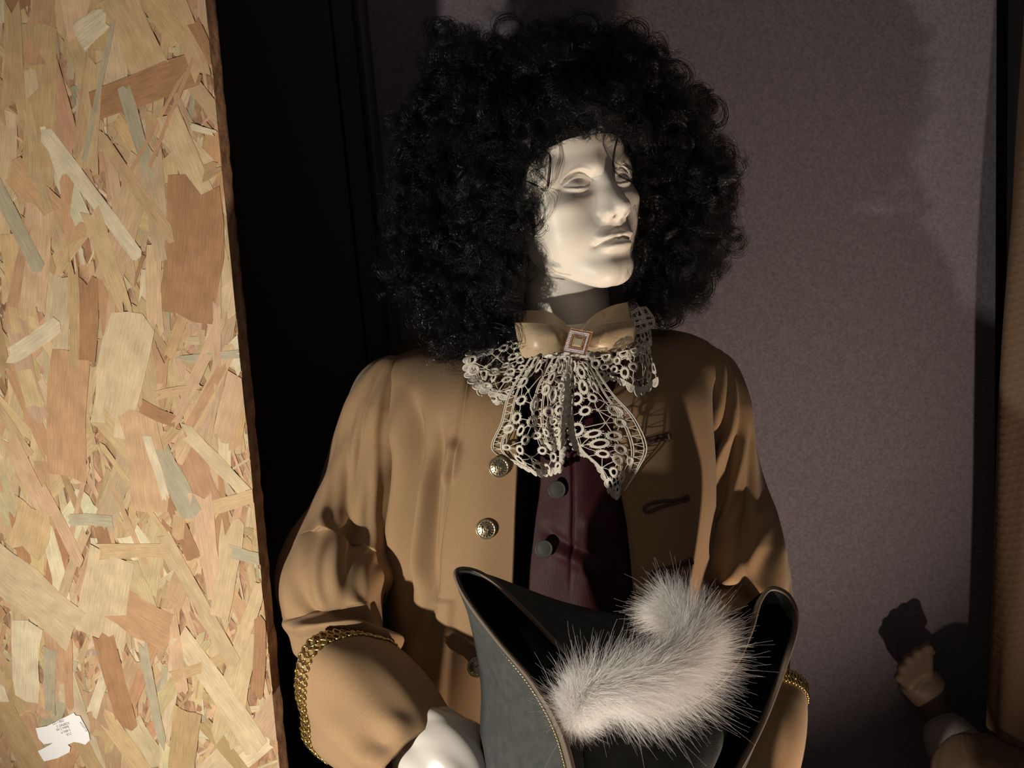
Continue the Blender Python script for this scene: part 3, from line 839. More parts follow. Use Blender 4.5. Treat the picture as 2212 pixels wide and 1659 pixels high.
# raised front band with its own edge
def u_at(g_x, row, xv):
    return np.interp(xv, g_x[row], np.linspace(0, 1, g_x.shape[1]))
bandrows = []
from_rows = range(40, 260)
for j in from_rows:
    y = ay_[j].mean()
    xb_ = 1012 + (y - 826) * (931 - 1012) / (1300 - 826) if y < 1300 else 931 - (y - 1300) * .03
    u0 = u_at(ax_, j, xb_)
    us = np.linspace(u0, .997, 40)
    v = np.full(40, j / 259)
    x_ = us * 109; i_ = np.minimum(x_.astype(int), 108); f_ = (x_ - i_)[:, None]
    bandrows.append(gL[j, i_] * (1 - f_) + gL[j, i_ + 1] * f_ + CB * .0026)
o = grid_obj('front_band', np.array(bandrows), M_COAT, COAT)
m_ = o.modifiers.new('thickness', 'SOLIDIFY'); m_.thickness = .0022; m_.offset = 0
# viewer's right front
rowsR = [[(1330, 722, 1.35), (1390, 716, 1.365), (1440, 716, 1.37), (1490, 724, 1.36), (1528, 738, 1.345)],
         [(1320, 745, 1.265), (1385, 733, 1.285), (1445, 732, 1.295), (1505, 742, 1.300), (1558, 772, 1.305)],
         [(1322, 850, 1.205), (1390, 846, 1.212), (1450, 848, 1.225), (1500, 852, 1.243), (1536, 862, 1.275)],
         [(1330, 1000, 1.190), (1395, 995, 1.192), (1450, 996, 1.205), (1505, 1000, 1.228), (1544, 1005, 1.265)],
         [(1354, 1130, 1.186), (1405, 1130, 1.188), (1455, 1130, 1.200), (1505, 1132, 1.222), (1542, 1135, 1.262)],
         [(1370, 1290, 1.186), (1415, 1290, 1.188), (1455, 1290, 1.198), (1500, 1290, 1.218), (1530, 1290, 1.258)],
         [(1378, 1480, 1.194), (1415, 1480, 1.196), (1455, 1480, 1.206), (1500, 1480, 1.220), (1525, 1480, 1.258)],
         [(1380, 1800, 1.20), (1415, 1800, 1.205), (1455, 1800, 1.21), (1500, 1800, 1.225), (1540, 1800, 1.26)],
         [(1370, 2300, 1.20), (1415, 2300, 1.2), (1455, 2300, 1.205), (1510, 2300, 1.225), (1570, 2300, 1.28)]]
gR, bx_, by_ = panel(rowsR, 100, 240)
def foldsR(x, y):
    d = ridge(x, y, [(1520, 800), (1524, 900), (1526, 1050), (1518, 1250)], 16, .003)
    d += ridge(x, y, [(1440, 780), (1450, 900), (1452, 1050), (1450, 1300)], 30, .0022)
    d += -ridge(x, y, [(1332, 1000), (1345, 1080), (1358, 1150), (1366, 1220), (1372, 1300)], 5, .0022, .1)
    d += .001 * np.sin(x * .02 + y * .006)
    return d * 1.4
nR = grid_normals(gR); sgn = -1.0 if (nR[100, 50] @ CB) > 0 else 1.0
gR = gR - sgn * nR * foldsR(bx_, by_)[..., None]
o = grid_obj('front_panel', gR, M_COAT, COAT)
m_ = o.modifiers.new('thickness', 'SOLIDIFY'); m_.thickness = .0025; m_.offset = 0
# back of the coat: closes the body behind the two fronts
ang = np.linspace(0, math.pi, 40)
rows = []
for (xl, xr, yy, d0, dep) in [(980, 1420, 722, 1.37, .02), (850, 1526, 750, 1.345, .05), (826, 1540, 880, 1.29, .14), (838, 1544, 1005, 1.285, .165), (838, 1542, 1150, 1.28, .17), (840, 1530, 1300, 1.275, .17),
                              (845, 1525, 1480, 1.27, .17), (845, 1540, 1800, 1.27, .18), (820, 1570, 2300, 1.29, .19)]:
    rows.append([(xl + (xr - xl) * (1 - math.cos(a)) / 2, yy, d0 + dep * math.sin(a) ** .7) for a in ang[::3]])
gB, _, _ = panel(rows, 60, 80)
grid_obj('back_panel', gB, M_COAT, COAT)
# dark lining seen in the open front
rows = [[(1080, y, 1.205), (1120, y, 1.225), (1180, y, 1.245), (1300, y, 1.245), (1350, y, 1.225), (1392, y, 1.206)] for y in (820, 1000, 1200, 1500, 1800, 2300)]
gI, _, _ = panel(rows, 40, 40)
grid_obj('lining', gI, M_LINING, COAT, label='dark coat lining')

def sleeve(rings, ns, nt, fold):
    """rings: (px,py,d,r along the view plane, r in depth)"""
    c = catmull([list(P(a, b, d)) + [r1, r2] for a, b, d, r1, r2 in rings], ns)
    ctr, r1, r2 = c[:, :3], c[:, 3], c[:, 4]
    t = unit(np.gradient(ctr, axis=0))
    fx = unit(np.cross(t, CB)); fy = np.cross(fx, t)
    a = np.linspace(0, 2 * np.pi, nt, endpoint=False)
    s = np.linspace(0, 1, ns)
    S, A = np.meshgrid(s, a, indexing='ij')
    dx = fold(S, A)
    for _ in range(3):                                   # soften so that folds roll rather than step
        dx = (dx + np.roll(dx, 1, 1) + np.roll(dx, -1, 1)) / 3
        e_ = np.pad(dx, ((1, 1), (0, 0)), mode='edge'); dx = (e_[:-2] + e_[1:-1] + e_[2:]) / 3
    g = ctr[:, None] + (r1[:, None] + dx)[..., None] * np.cos(A)[..., None] * fx[:, None] + (r2[:, None] + dx)[..., None] * np.sin(A)[..., None] * fy[:, None]
    return g
def tube_obj(name, g, m, parent, th=.002, **kw):
    ns, nt = g.shape[:2]
    o = mesh_obj(name, g.reshape(-1, 3), grid_faces(ns, nt, True), m, parent, **kw)
    if th:
        md = o.modifiers.new('thickness', 'SOLIDIFY'); md.thickness = th; md.offset = 0
    return o
def bumps(S, A, lst):
    d = np.zeros_like(S)
    for s0, a0, slope, ws, wa, amp in lst:
        da = (A - a0 + np.pi) % (2 * np.pi) - np.pi
        d += amp * np.exp(-((S - s0 - slope * da) / ws) ** 2) * np.exp(-(da / wa) ** 2)
    return d
# which angle faces the camera: fy points along CB, so A = pi/2 faces the camera; A = 0 is +fx
fl = lambda S, A: bumps(S, A, [
    (.735, 2.0, .045, .018, 1.3, .016), (.775, 1.7, .02, .012, 1.4, -.019), (.815, 2.1, -.03, .020, 1.3, .015), (.855, 1.8, .03, .012, 1.2, -.015), (.90, 1.9, -.02, .022, 1.2, .007),
    (.66, 1.6, .10, .022, .9, -.006), (.60, 1.9, .16, .03, .8, .006), (.45, 1.55, .35, .035, .6, -.007), (.50, 1.2, .40, .03, .5, .006), (.36, 1.9, .50, .03, .5, .005), (.30, 1.4, .6, .03, .4, -.006)]) + .0012 * np.sin(A * 7 + S * 25) + .0012 * np.sin(S * 14 + A * 2)
SL_L = [(868, 800, 1.335, .012, .014), (852, 822, 1.325, .034, .036), (832, 880, 1.325, .045, .052), (812, 960, 1.328, .050, .055), (790, 1050, 1.325, .054, .055), (764, 1140, 1.31, .058, .055), (735, 1215, 1.285, .064, .055),
        (716, 1270, 1.255, .060, .055), (722, 1335, 1.245, .052, .050), (738, 1410, 1.228, .050, .046), (762, 1490, 1.200, .044, .042), (815, 1560, 1.160, .038, .036), (875, 1625, 1.12, .034, .032)]
tube_obj('sleeve', sleeve(SL_L, 280, 150, lambda S, A: 1.7 * fl(S, A)), M_COAT, COAT)
fr = lambda S, A: bumps(S, A, [
    (.22, 1.5, -.20, .022, .7, -.007), (.29, 1.4, -.22, .022, .7, .006), (.36, 1.5, -.25, .026, .7, -.009), (.43, 1.3, -.2, .02, .7, .007), (.52, 1.6, -.35, .03, .6, -.008), (.60, 1.2, -.1, .03, 1.0, .008), (.66, 1.4, .05, .016, 1.1, -.010), (.71, 1.3, .02, .02, 1.2, .008), (.77, 1.5, -.1, .02, 1.0, -.008)]) + .0012 * np.sin(A * 6 + S * 22)
SL_R = [(1520, 772, 1.335, .012, .014), (1534, 800, 1.325, .029, .034), (1545, 880, 1.325, .040, .05), (1552, 960, 1.328, .043, .052), (1562, 1050, 1.322, .047, .052), (1580, 1140, 1.31, .053, .052), (1602, 1220, 1.285, .054, .05),
        (1618, 1285, 1.270, .047, .046), (1622, 1370, 1.255, .042, .042), (1628, 1460, 1.238, .038, .038), (1635, 1560, 1.21, .035, .035), (1630, 1660, 1.18, .033, .033)]
tube_obj('sleeve', sleeve(SL_R, 260, 140, lambda S, A: 1.7 * fr(S, A)), M_COAT, COAT)

def cuff(rings, parent, fold, braid_span):
    g = sleeve(rings, 60, 110, fold)
    o = tube_obj('cuff', g, M_COAT, parent, .0035)
    # gold braid round the rim: interlaced cords with sequins between
    rim = g[1:10]                                         # a short band of rings below the rim
    ring_at = lambda f: rim[0] * (1 - f) + rim[-1] * f
    n = 440
    idx = np.linspace(0, 110, n, endpoint=False)
    i0 = idx.astype(int) % 110; i1 = (i0 + 1) % 110; w = (idx % 1)[:, None]
    lerp = lambda r: r[i0] * (1 - w) + r[i1] * w
    e0, e1 = lerp(ring_at(0)), lerp(ring_at(1))
    ctr = g[:10].mean((0, 1))
    out = unit((e0 + e1) / 2 - ctr)
    m = MB(); bd = MB()
    nw = 34
    ph = np.arange(n) / n * 2 * np.pi * nw
    for k in range(4):
        f = .5 + .26 * np.sin(ph + k * np.pi) + (.24 if k < 2 else -.24)
        p = e0 * (1 - f[:, None]) + e1 * f[:, None] + out * (.0030 + .0008 * np.cos(ph + k * 1.57))[:, None]
        m.tube(p, .00125, 5, closed=True, up=out)
    for k in range(nw):
        j = int((k + .0) / nw * n) % n
        for f, r_ in ((.5, .0024), (.2, .0017), (.8, .0017)):
            c = e0[j] * (1 - f) + e1[j] * f + out[j] * .0028
            b1 = unit(e1[j] - e0[j]); b2 = np.cross(b1, out[j])
            vv = [c + r_ * (math.cos(a) * b1 + math.sin(a) * b2 * 1.2) for a in np.arange(6) * math.pi / 3] + [c + out[j] * .0009]
            bd.add(vv, [(i, (i + 1) % 6, 6) for i in range(6)])
    m.build('gold_braid', M_GOLD, o)
    bd.build('sequins', M_BEAD, o, smooth=False, kind='stuff')
    return o, g
cl = lambda S, A: bumps(S, A, [(.0, 2.25, .0, .35, .5, .013), (.0, 1.2, .0, .3, .5, -.006), (.75, 1.2, .1, .12, .22, .004), (.8, 1.6, .1, .14, .2, -.006), (.85, 2.0, .0, .14, .22, .005), (.9, .9, .1, .10, .2, -.004), (.5, 1.4, .2, .2, .3, .003), (.95, 1.35, 0, .08, .25, .007)]) + .0008 * np.sin(A * 9 + S * 5)
CUFF_L = [(748, 1498, 1.195, .067, .062), (790, 1528, 1.165, .067, .062), (835, 1566, 1.138, .062, .058), (880, 1612, 1.112, .055, .050), (915, 1655, 1.09, .048, .043)]
def recloth(o): return o
cuffL, gcl = cuff(CUFF_L, MANN, lambda S, A: 1.5 * cl(S, A), None)
CUFF_R = [(1632, 1490, 1.235, .053, .050), (1640, 1540, 1.215, .050, .048), (1640, 1600, 1.195, .046, .045), (1628, 1680, 1.175, .042, .042), (1610, 1760, 1.155, .04, .04)]
cuffR, gcr = cuff(CUFF_R, MANN, lambda S, A: bumps(S, A, [(.6, .8, .2, .15, .25, .004), (.7, 1.2, .2, .15, .25, -.004), (.5, 1.6, .1, .2, .2, .003)]), None)

# satin shirt cuff puffing out of the left sleeve end
M_SATIN = mat('white_satin', (0.62, 0.59, 0.54), .30, spec=.5)
sf = lambda S, A: .0036 * np.sin(A * 4 + S * 11 + .6) + .0022 * np.abs(np.sin(A * 5 - S * 9)) + .0012 * np.sin(A * 11 + S * 16)
tube_obj('shirt_cuff', sleeve([(905, 1600, 1.13, .028, .026), (930, 1622, 1.105, .043, .036), (965, 1655, 1.085, .049, .042), (1000, 1705, 1.085, .044, .040), (1030, 1745, 1.085, .030, .028), (1038, 1756, 1.085, .012, .012)], 160, 160, lambda S, A: .75 * sf(S, A)), M_SATIN, MANN)

# armhole seams
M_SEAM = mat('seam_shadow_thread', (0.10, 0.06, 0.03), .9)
for nm, pts, gx, gy, gg in (('seam', [(815, 800), (822, 830), (828, 852), (834, 900), (839, 953), (841, 1010)], ax_, ay_, gL), ('seam', [(1540, 762), (1554, 775), (1560, 790), (1558, 812)], bx_, by_, gR)):
    c_ = []
    for x, y in pts:
        k = np.argmin((gx - x) ** 2 + (gy - y) ** 2)
        c_.append(gg.reshape(-1, 3)[k] + CB * .0012)
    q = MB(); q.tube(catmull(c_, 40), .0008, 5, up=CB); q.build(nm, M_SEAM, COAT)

# buttons with a raised monogram
def button(px, py, d, r, parent, m, crest=True, tilt=(0, 0)):
    n = unit(CB + tilt[0] * CR + tilt[1] * CU)
    u = unit(CR - n * (CR @ n)); v = np.cross(n, u)
    c = P(px, py, d)
    prof = [(0, .0), (.45, .0)] if False else [(.35, -.9), (.40, -.45), (.98, -.42), (1.0, -.25), (.97, -.08), (.90, .02), (.84, -.06), (.78, -.06), (.5, .06), (.25, .11), (.06, .12)]
    if not crest: prof = [(rr, h * .45) for rr, h in prof]
    k = 28; a = np.arange(k) / k * 2 * np.pi
    vv = []
    for rr, h in prof: vv += [c + r * rr * (math.cos(t) * u + math.sin(t) * v) + n * r * h for t in a]
    f = grid_faces(len(prof), k, True) + [tuple((len(prof) - 1) * k + i for i in range(k))]
    b = mesh_obj('button', vv, f, m, parent)
    if crest:
        q = MB()
        def st(x0, y0, x1, y1, w=.055): q.tube(np.array([c + r * (x * u + y * v) + n * r * .12 for x, y in ((x0, y0), ((x0 + x1) / 2, (y0 + y1) / 2), (x1, y1))]), r * w, 5, up=n)
        st(-.30, -.34, -.32, .36); st(.26, -.34, .24, .36); st(-.30, .30, -.04, -.10); st(-.04, -.10, .22, .30)
        for i in range(16):
            t = i / 16 * 6.283; st(.62 * math.cos(t), .62 * math.sin(t), .74 * math.cos(t + .12), .74 * math.sin(t + .12), .05)
        q.build('crest', m, b)
    return b
for px, py, d, tl in [(1077, 1010, 1.1815, (-.1, -.05)), (1049, 1144, 1.1815, (-.12, -.05)), (1030, 1440, 1.184, (-.2, .5))]:
    button(px, py, d, .0112, MANN if False else COAT, M_BRONZE, True, tl)

# frogging: looped cords on the right front
def frog(pts, d0, d1):
    c = catmull([P(x, y, d0 + (d1 - d0) * i / (len(pts) - 1)) for i, (x, y) in enumerate(pts)], 50)
    m = MB(); m.tube(c, .0018, 6, up=CB); return c, m
def surf_d(px, py, gx=bx_, gy=by_, g=gR):
    k = np.argmin((gx - px) ** 2 + (gy - py) ** 2)
    return pix(g.reshape(-1, 3)[k:k + 1])[2][0]
for pts in ([(1445, 938), (1425, 942), (1405, 948), (1388, 954), (1378, 958), (1376, 966), (1386, 968), (1402, 958), (1425, 950), (1445, 948)],
            [(1484, 1072), (1460, 1080), (1430, 1083), (1405, 1088), (1393, 1096), (1395, 1105), (1408, 1104), (1428, 1096), (1455, 1088), (1486, 1080)],
            [(1492, 1208), (1470, 1217), (1445, 1226), (1425, 1230), (1410, 1238), (1410, 1246), (1424, 1244), (1442, 1238), (1468, 1226), (1494, 1216)]):
    c = catmull([P(x, y, surf_d(x, y) - .0028) for x, y in pts], 60)
    m = MB(); m.tube(c, .0019, 6, up=CB)
    for e in (0, -1):
        pass
    m.tube(np.array([P(pts[0][0], pts[0][1] - 2, surf_d(*pts[0]) - .003), P(pts[-1][0] + 1, pts[-1][1] + 2, surf_d(*pts[-1]) - .003)]), .0024, 6, up=CB)
    m.build('frog_loop', M_CORD, COAT)

# ------------------------------------------------------------------ the velvet waistcoat
M_VELVET = mat('burgundy_velvet', (0.040, 0.006, 0.009), .55, spec=.2)
M_VELVET.node_tree.nodes['Principled BSDF'].inputs['Sheen Weight'].default_value = .35
M_VELVET.node_tree.nodes['Principled BSDF'].inputs['Sheen Tint'].default_value = (0.55, 0.16, 0.16, 1)
add_noise_color(M_VELVET, (0.022, 0.003, 0.005), (0.042, 0.006, 0.009), 40, 4, stretch=(8, 8, 1), bump=.4, bump_scale=160, bump_dist=.0006)
rows = [[(1150, 760, 1.245), (1240, 760, 1.236), (1345, 760, 1.245)], [(1160, 860, 1.216), (1250, 860, 1.196), (1350, 860, 1.207)], [(1168, 990, 1.208), (1260, 1000, 1.190), (1360, 1000, 1.203)], [(1166, 1060, 1.208), (1260, 1080, 1.189), (1368, 1080, 1.201)], [(1150, 1168, 1.209), (1260, 1180, 1.191), (1372, 1190, 1.201)],
        [(1142, 1300, 1.210), (1260, 1310, 1.195), (1380, 1310, 1.204)], [(1135, 1600, 1.22), (1260, 1600, 1.20), (1385, 1600, 1.21)]]
gW, wx_, wy_ = panel(rows, 70, 140)
nW = grid_normals(gW); sgn = 1.0 if (nW[50, 30] @ CB) > 0 else -1.0
fw = ridge(wx_, wy_, [(1232, 900), (1238, 1100), (1230, 1300)], 3, -.003) + ridge(wx_, wy_, [(1240, 1120), (1300, 1140), (1370, 1175)], 18, .003) + ridge(wx_, wy_, [(1160, 1130), (1230, 1180), (1320, 1215)], 14, -.004) + ridge(wx_, wy_, [(1180, 1180), (1250, 1215), (1330, 1260)], 16, .004) + .0007 * np.sin(wx_ * .06 + wy_ * .02)
gW = gW + sgn * nW * fw[..., None]
WC_O = grid_obj('waistcoat', gW, M_VELVET, MANN, label='burgundy velvet waistcoat')
m_ = WC_O.modifiers.new('thickness', 'SOLIDIFY'); m_.thickness = .002; m_.offset = 0
M_DKBTN = mat('covered_button', (0.055, 0.050, 0.042), .5)
for px, py, d in [(1203, 1058, 1.188), (1175, 1186, 1.191), (1215, 955, 1.191)]:
    button(px, py, d, .0098, WC_O, M_DKBTN, False)
# support under the clothes
M_STEEL = mat('stand_steel', (.3, .3, .3), .35, metallic=1)
q = MB(); q.tube(np.array([[HEAD_O[0], HEAD_O[1] + .03, z] for z in (.02, .5, .9, 1.35)]), .018, 16); q.build('stand_pole', M_STEEL, MANN)
q = MB(); q.tube(np.array([[HEAD_O[0], HEAD_O[1] + .03, z] for z in (.0, .008, .016)]), [.165, .165, .155], 40, up=(0, 1, 0)); q.build('stand_base', M_STEEL, MANN)
# ================================================================== lace jabot, bow and brooch
M_LACE = mat('cream_guipure_lace', (0.78, 0.73, 0.63), .8, spec=.2)
M_RIBBON = mat('champagne_ribbon', (0.55, 0.42, 0.26), .36, spec=.4)
M_RIBBON.node_tree.nodes['Principled BSDF'].inputs['Sheen Weight'].default_value = .3
def ribbon_vein():
    nt, N, L, b = nodes_of(M_RIBBON)
    tc = N.new('ShaderNodeTexCoord'); no = N.new('ShaderNodeTexNoise'); no.inputs['Scale'].default_value = 55; no.inputs['Detail'].default_value = 3
    L.new(tc.outputs['Object'], no.inputs['Vector'])
    rp = N.new('ShaderNodeValToRGB'); e = rp.color_ramp.elements
    e[0].position = .485; e[1].position = .515; e[0].color = e[1].color = (0.55, 0.42, 0.26, 1)
    k = e.new(.5); k.color = (0.43, 0.29, 0.17, 1)
    L.new(no.outputs['Fac'], rp.inputs[0]); L.new(rp.outputs[0], b.inputs['Base Color'])
ribbon_vein()
rl = np.random.default_rng(11)
def sample(g, u, v):
    nv, nu = g.shape[:2]
    x = np.clip(u, 0, 1) * (nu - 1); y = np.clip(v, 0, 1) * (nv - 1)
    i = np.minimum(x.astype(int), nu - 2); j = np.minimum(y.astype(int), nv - 2)
    a = (x - i)[..., None]; b = (y - j)[..., None]
    return (g[j, i] * (1 - a) + g[j, i + 1] * a) * (1 - b) + (g[j + 1, i] * (1 - a) + g[j + 1, i + 1] * a) * b

def lace(name, rows, parent, ruffle=None, scallop=('b',), tape=(), ring=.0046, step=.0115, seed=1, inset=.0, bars=3, **kw):
    """guipure lace: tapes, scallops, picot rings and bars laid on a patch"""
    r = np.random.default_rng(seed)
    c = patch(rows, 60, 60)
    g = P(c[..., 0], c[..., 1], c[..., 2])
    if ruffle is not None:
        uu, vv = np.meshgrid(np.linspace(0, 1, 60), np.linspace(0, 1, 60))
        g = g - ruffle(uu, vv)[..., None] * CB
    nrm = grid_normals(g)
    sg = 1 if (nrm[30, 30] @ CB) > 0 else -1
    Wd = np.linalg.norm(np.diff(g, axis=1), axis=2).sum(1).mean(); Ln = np.linalg.norm(np.diff(g, axis=0), axis=2).sum(0).mean()
    mb = MB()
    def line(uv, rad, flat=.6, sides=5, closed=False, bump=0.0):
        uv = np.asarray(uv, float)
        p = sample(g, uv[:, 0], uv[:, 1]) + sample(nrm, uv[:, 0], uv[:, 1]) * sg * bump
        up = sample(nrm, uv[:, 0], uv[:, 1]) * sg
        mb.tube(p, rad, sides, flat=flat, up=unit(up), closed=closed, cap=False)
    t = np.linspace(0, 1, 70)
    def edge(e, q):
        return {'l': np.stack([q + 0 * t, t], 1), 'r': np.stack([1 - q + 0 * t, t], 1), 't': np.stack([t, q * Wd / Ln + 0 * t], 1), 'b': np.stack([t, 1 - q * Wd / Ln + 0 * t], 1)}[e]
    for e in tape:                                           # doubled side tapes with cross bars
        span = Ln if e in 'lr' else Wd
        k0, k1, k2 = .006 / Wd * 0, .0022 / Wd, .0068 / Wd
        line(edge(e, k0), .0008); line(edge(e, k1), .0007)
        line(edge(e, .0105 / Wd), .0008); line(edge(e, .0125 / Wd), .0007)
        nb = max(4, int(span / .0045))
        for i in range(nb):
            f = (i + .5) / nb
            a, b = (k1, .0105 / Wd)
            df = (.5 / nb) * (1 if i % 2 else -1)
            pts = {'l': [(a, f), (b, f + df)], 'r': [(1 - a, f), (1 - b, f + df)], 't': [(f, a * Wd / Ln), (f + df, b * Wd / Ln)], 'b': [(f, 1 - a * Wd / Ln), (f + df, 1 - b * Wd / Ln)]}[e]
            line(np.linspace(pts[0], pts[1], 4), .00045)
    for e in scallop:                                        # filled petals along the edge
        span = Ln if e in 'lr' else Wd
        ns = max(3, int(round(span / .0088)))
        line(edge(e, .0068 / Wd), .0007)
        for i in range(ns):
            a = np.linspace(0, np.pi, 13)
            f = (i + .5) / ns + np.cos(a) * .5 / ns; h = .0068 - np.sin(a) * .0068
            def m_(f, h):
                return {'l': (h / Wd, f), 'r': (1 - h / Wd, f), 't': (f, h / Ln), 'b': (f, 1 - h / Ln)}[e]
            pts = np.array([m_(x, y) for x, y in zip(f, h)])
            line(pts, .0010)
            for q in (.3, .5, .7, .85):
                line(np.array([m_((i + .5) / ns + math.cos(b_) * .5 * q / ns, .0068 - math.sin(b_) * .0068 * q) for b_ in a]), .0005)
            for q in (.25, .5, .75):
                b_ = np.pi * q
                line(np.array([m_((i + .5) / ns + math.cos(b_) * .5 * w / ns, .0068 - math.sin(b_) * .0068 * w) for w in (0, .5, 1)]), .0004)
    # picot rings and star nodes, spread evenly, joined by bars
    mar = lambda e: (.0128 if e in tape else .0075 if e in scallop else .001)
    pts = []
    for _ in range(6000):
        u = r.uniform(mar('l') / Wd, 1 - mar('r') / Wd); v = r.uniform(mar('t') / Ln, 1 - mar('b') / Ln)
        x, y = u * Wd, v * Ln
        if all((x - a) ** 2 + (y - b) ** 2 > (step * (1.0 if k or k2 else .8)) ** 2 for a, b, k in pts for k2 in (0,)):
            pts.append((x, y, len(pts) % 5 != 0))
    for x, y, isring in pts:
        if isring:
            rr = ring * r.uniform(.72, 1.12); ec = r.uniform(.8, 1.2); a = np.linspace(0, 2 * np.pi, 16, endpoint=False)
            for q, w, bp in ((1.0, .00085, .0004), (.86, .0008, .0003), (.70, .0007, .0002)):
                line(np.stack([(x + rr * q * np.cos(a) * ec) / Wd, (y + rr * q * np.sin(a) / ec) / Ln], 1), w, .8, 5, True, bp)
            for k in range(18):                              # picots
                b_ = k / 18 * 6.283 + r.uniform(-.1, .1)
                line(np.stack([(x + rr * np.array([.95, 1.14, 1.30]) * math.cos(b_) * ec) / Wd, (y + rr * np.array([.95, 1.14, 1.30]) * math.sin(b_ + .1) / ec) / Ln], 1), .00045, .9, 4)
        else:
            for k in range(6):
                b_ = k / 6 * 6.283 + .3
                line(np.stack([(x + np.array([0, .0012, .0022]) * math.cos(b_)) / Wd, (y + np.array([0, .0012, .0022]) * math.sin(b_)) / Ln], 1), .0005, .9, 4)
    pa = np.array([(a, b) for a, b, _ in pts]); ir = np.array([k for *_, k in pts])
    done = set()
    for i in range(len(pa)):
        dd = np.linalg.norm(pa - pa[i], axis=1)
        for j in np.argsort(dd)[1:bars + 2]:
            if (j, i) in done or dd[j] > step * 1.9: continue
            done.add((i, j))
            d_ = (pa[j] - pa[i]) / dd[j]
            a0 = pa[i] + d_ * (ring * .9 if ir[i] else 0); b0 = pa[j] - d_ * (ring * .9 if ir[j] else 0)
            mid = (a0 + b0) / 2 + np.array([-d_[1], d_[0]]) * r.normal(0, .0006)
            line(np.array([a0, mid, b0]) / (Wd, Ln), .00055, .9, 4)
        for e, val in (('l', pa[i][0]), ('r', Wd - pa[i][0]), ('t', pa[i][1]), ('b', Ln - pa[i][1])):   # to the margins
            if val < mar(e) + step * .9:
                ed = {'l': (mar('l') - .001, pa[i][1]), 'r': (Wd - mar('r') + .001, pa[i][1]), 't': (pa[i][0], mar('t') - .001), 'b': (pa[i][0], Ln - mar('b') + .001)}[e]
                line(np.linspace(pa[i] + (np.array(ed) - pa[i]) * .25, ed, 3) / (Wd, Ln), .00055, .9, 4)
    return mb.build(name, M_LACE, parent, **kw)

NB = [(1118, 722, 1.250), (1150, 732, 1.222), (1200, 736, 1.205), (1255, 734, 1.203), (1305, 720, 1.212), (1330, 704, 1.245)]
top = catmull([P(x, y - 34, d) for x, y, d in NB], 40); bot = catmull([P(x, y + 30, d - .006) for x, y, d in NB], 40)
g = np.array([top * (1 - f) + bot * f for f in np.linspace(0, 1, 6)])
JAB = grid_obj('jabot', g, M_LACE, MANN, label='cream lace jabot')
m_ = JAB.modifiers.new('thickness', 'SOLIDIFY'); m_.thickness = .0015
rf = lambda n, a, ph=0: (lambda u, v: a * np.sin(u * n * 2 * np.pi + ph) * (.25 + v))
lace('lace_ruffle', [[(1116, 708, 1.210), (1118, 735, 1.195), (1126, 765, 1.186), (1140, 790, 1.182), (1160, 800, 1.178)],
                     [(1070, 722, 1.215), (1064, 752, 1.200), (1074, 788, 1.190), (1092, 815, 1.185), (1128, 828, 1.180)],
                     [(1034, 740, 1.210), (1005, 768, 1.195), (1003, 812, 1.187), (1035, 846, 1.184), (1095, 866, 1.182)]], JAB, rf(2.5, .006), ('b',), (), .0048, .0116, 3)
lace('lace_ruffle', [[(1060, 735, 1.222), (1075, 755, 1.210), (1090, 770, 1.205), (1110, 790, 1.200)],
                     [(1028, 775, 1.216), (1040, 810, 1.208), (1066, 836, 1.202), (1110, 845, 1.198)],
                     [(1012, 815, 1.213), (1032, 850, 1.206), (1062, 872, 1.202), (1098, 872, 1.199)]], JAB, rf(2, .004, 1), ('b',), (), .0048, .0116, 4)
lace('lace_ruffle', [[(1222, 770, 1.178), (1270, 770, 1.175), (1330, 762, 1.178), (1375, 750, 1.188), (1398, 735, 1.205)],
                     [(1226, 805, 1.178), (1275, 803, 1.176), (1330, 795, 1.180), (1382, 800, 1.188), (1412, 785, 1.202)],
                     [(1230, 838, 1.182), (1285, 838, 1.182), (1325, 822, 1.186), (1380, 856, 1.188), (1424, 830, 1.200)]], JAB, rf(2.5, .005, .6), ('b',), (), .0048, .0108, 5)
lace('lace_ruffle', [[(1300, 745, 1.190), (1350, 735, 1.195), (1385, 715, 1.210), (1402, 700, 1.220)], [(1310, 790, 1.188), (1360, 775, 1.190), (1400, 755, 1.200), (1408, 735, 1.215)]], JAB, rf(2, .004), ('b',), (), .0046, .0112, 6)
lace('lace_ruffle', [[(1362, 676, 1.215), (1378, 666, 1.222), (1396, 663, 1.228)], [(1366, 698, 1.205), (1388, 690, 1.210), (1412, 686, 1.220)], [(1372, 722, 1.200), (1396, 714, 1.205), (1414, 702, 1.215)]], JAB, None, (), ('t', 'r', 'b'), .0030, .0078, 7)
lace('lace_tail', [[(1146, 772, 1.176), (1185, 770, 1.170), (1224, 776, 1.170)], [(1100, 850, 1.178), (1162, 842, 1.165), (1226, 840, 1.172)], [(1083, 912, 1.182), (1150, 915, 1.170), (1216, 912, 1.176)],
                   [(1062, 968, 1.186), (1140, 972, 1.176), (1222, 965, 1.178)], [(1102, 998, 1.186), (1170, 1030, 1.178), (1214, 1018, 1.178)]], JAB, lambda u, v: .006 * np.sin(u * 12) * v + .003 * np.sin(u * 23 + 1), ('b', 'r'), ('l',), .0056, .0132, 8)
lace('lace_tail', [[(1196, 770, 1.170), (1218, 768, 1.167), (1236, 772, 1.168)], [(1160, 840, 1.168), (1195, 835, 1.160), (1232, 838, 1.166)], [(1150, 905, 1.174), (1190, 912, 1.166), (1226, 900, 1.170)], [(1170, 960, 1.178), (1200, 975, 1.174), (1218, 960, 1.174)]],
     JAB, lambda u, v: .005 * np.sin(u * 14) * v, ('b', 'r'), ('l',), .0048, .0118, 10)
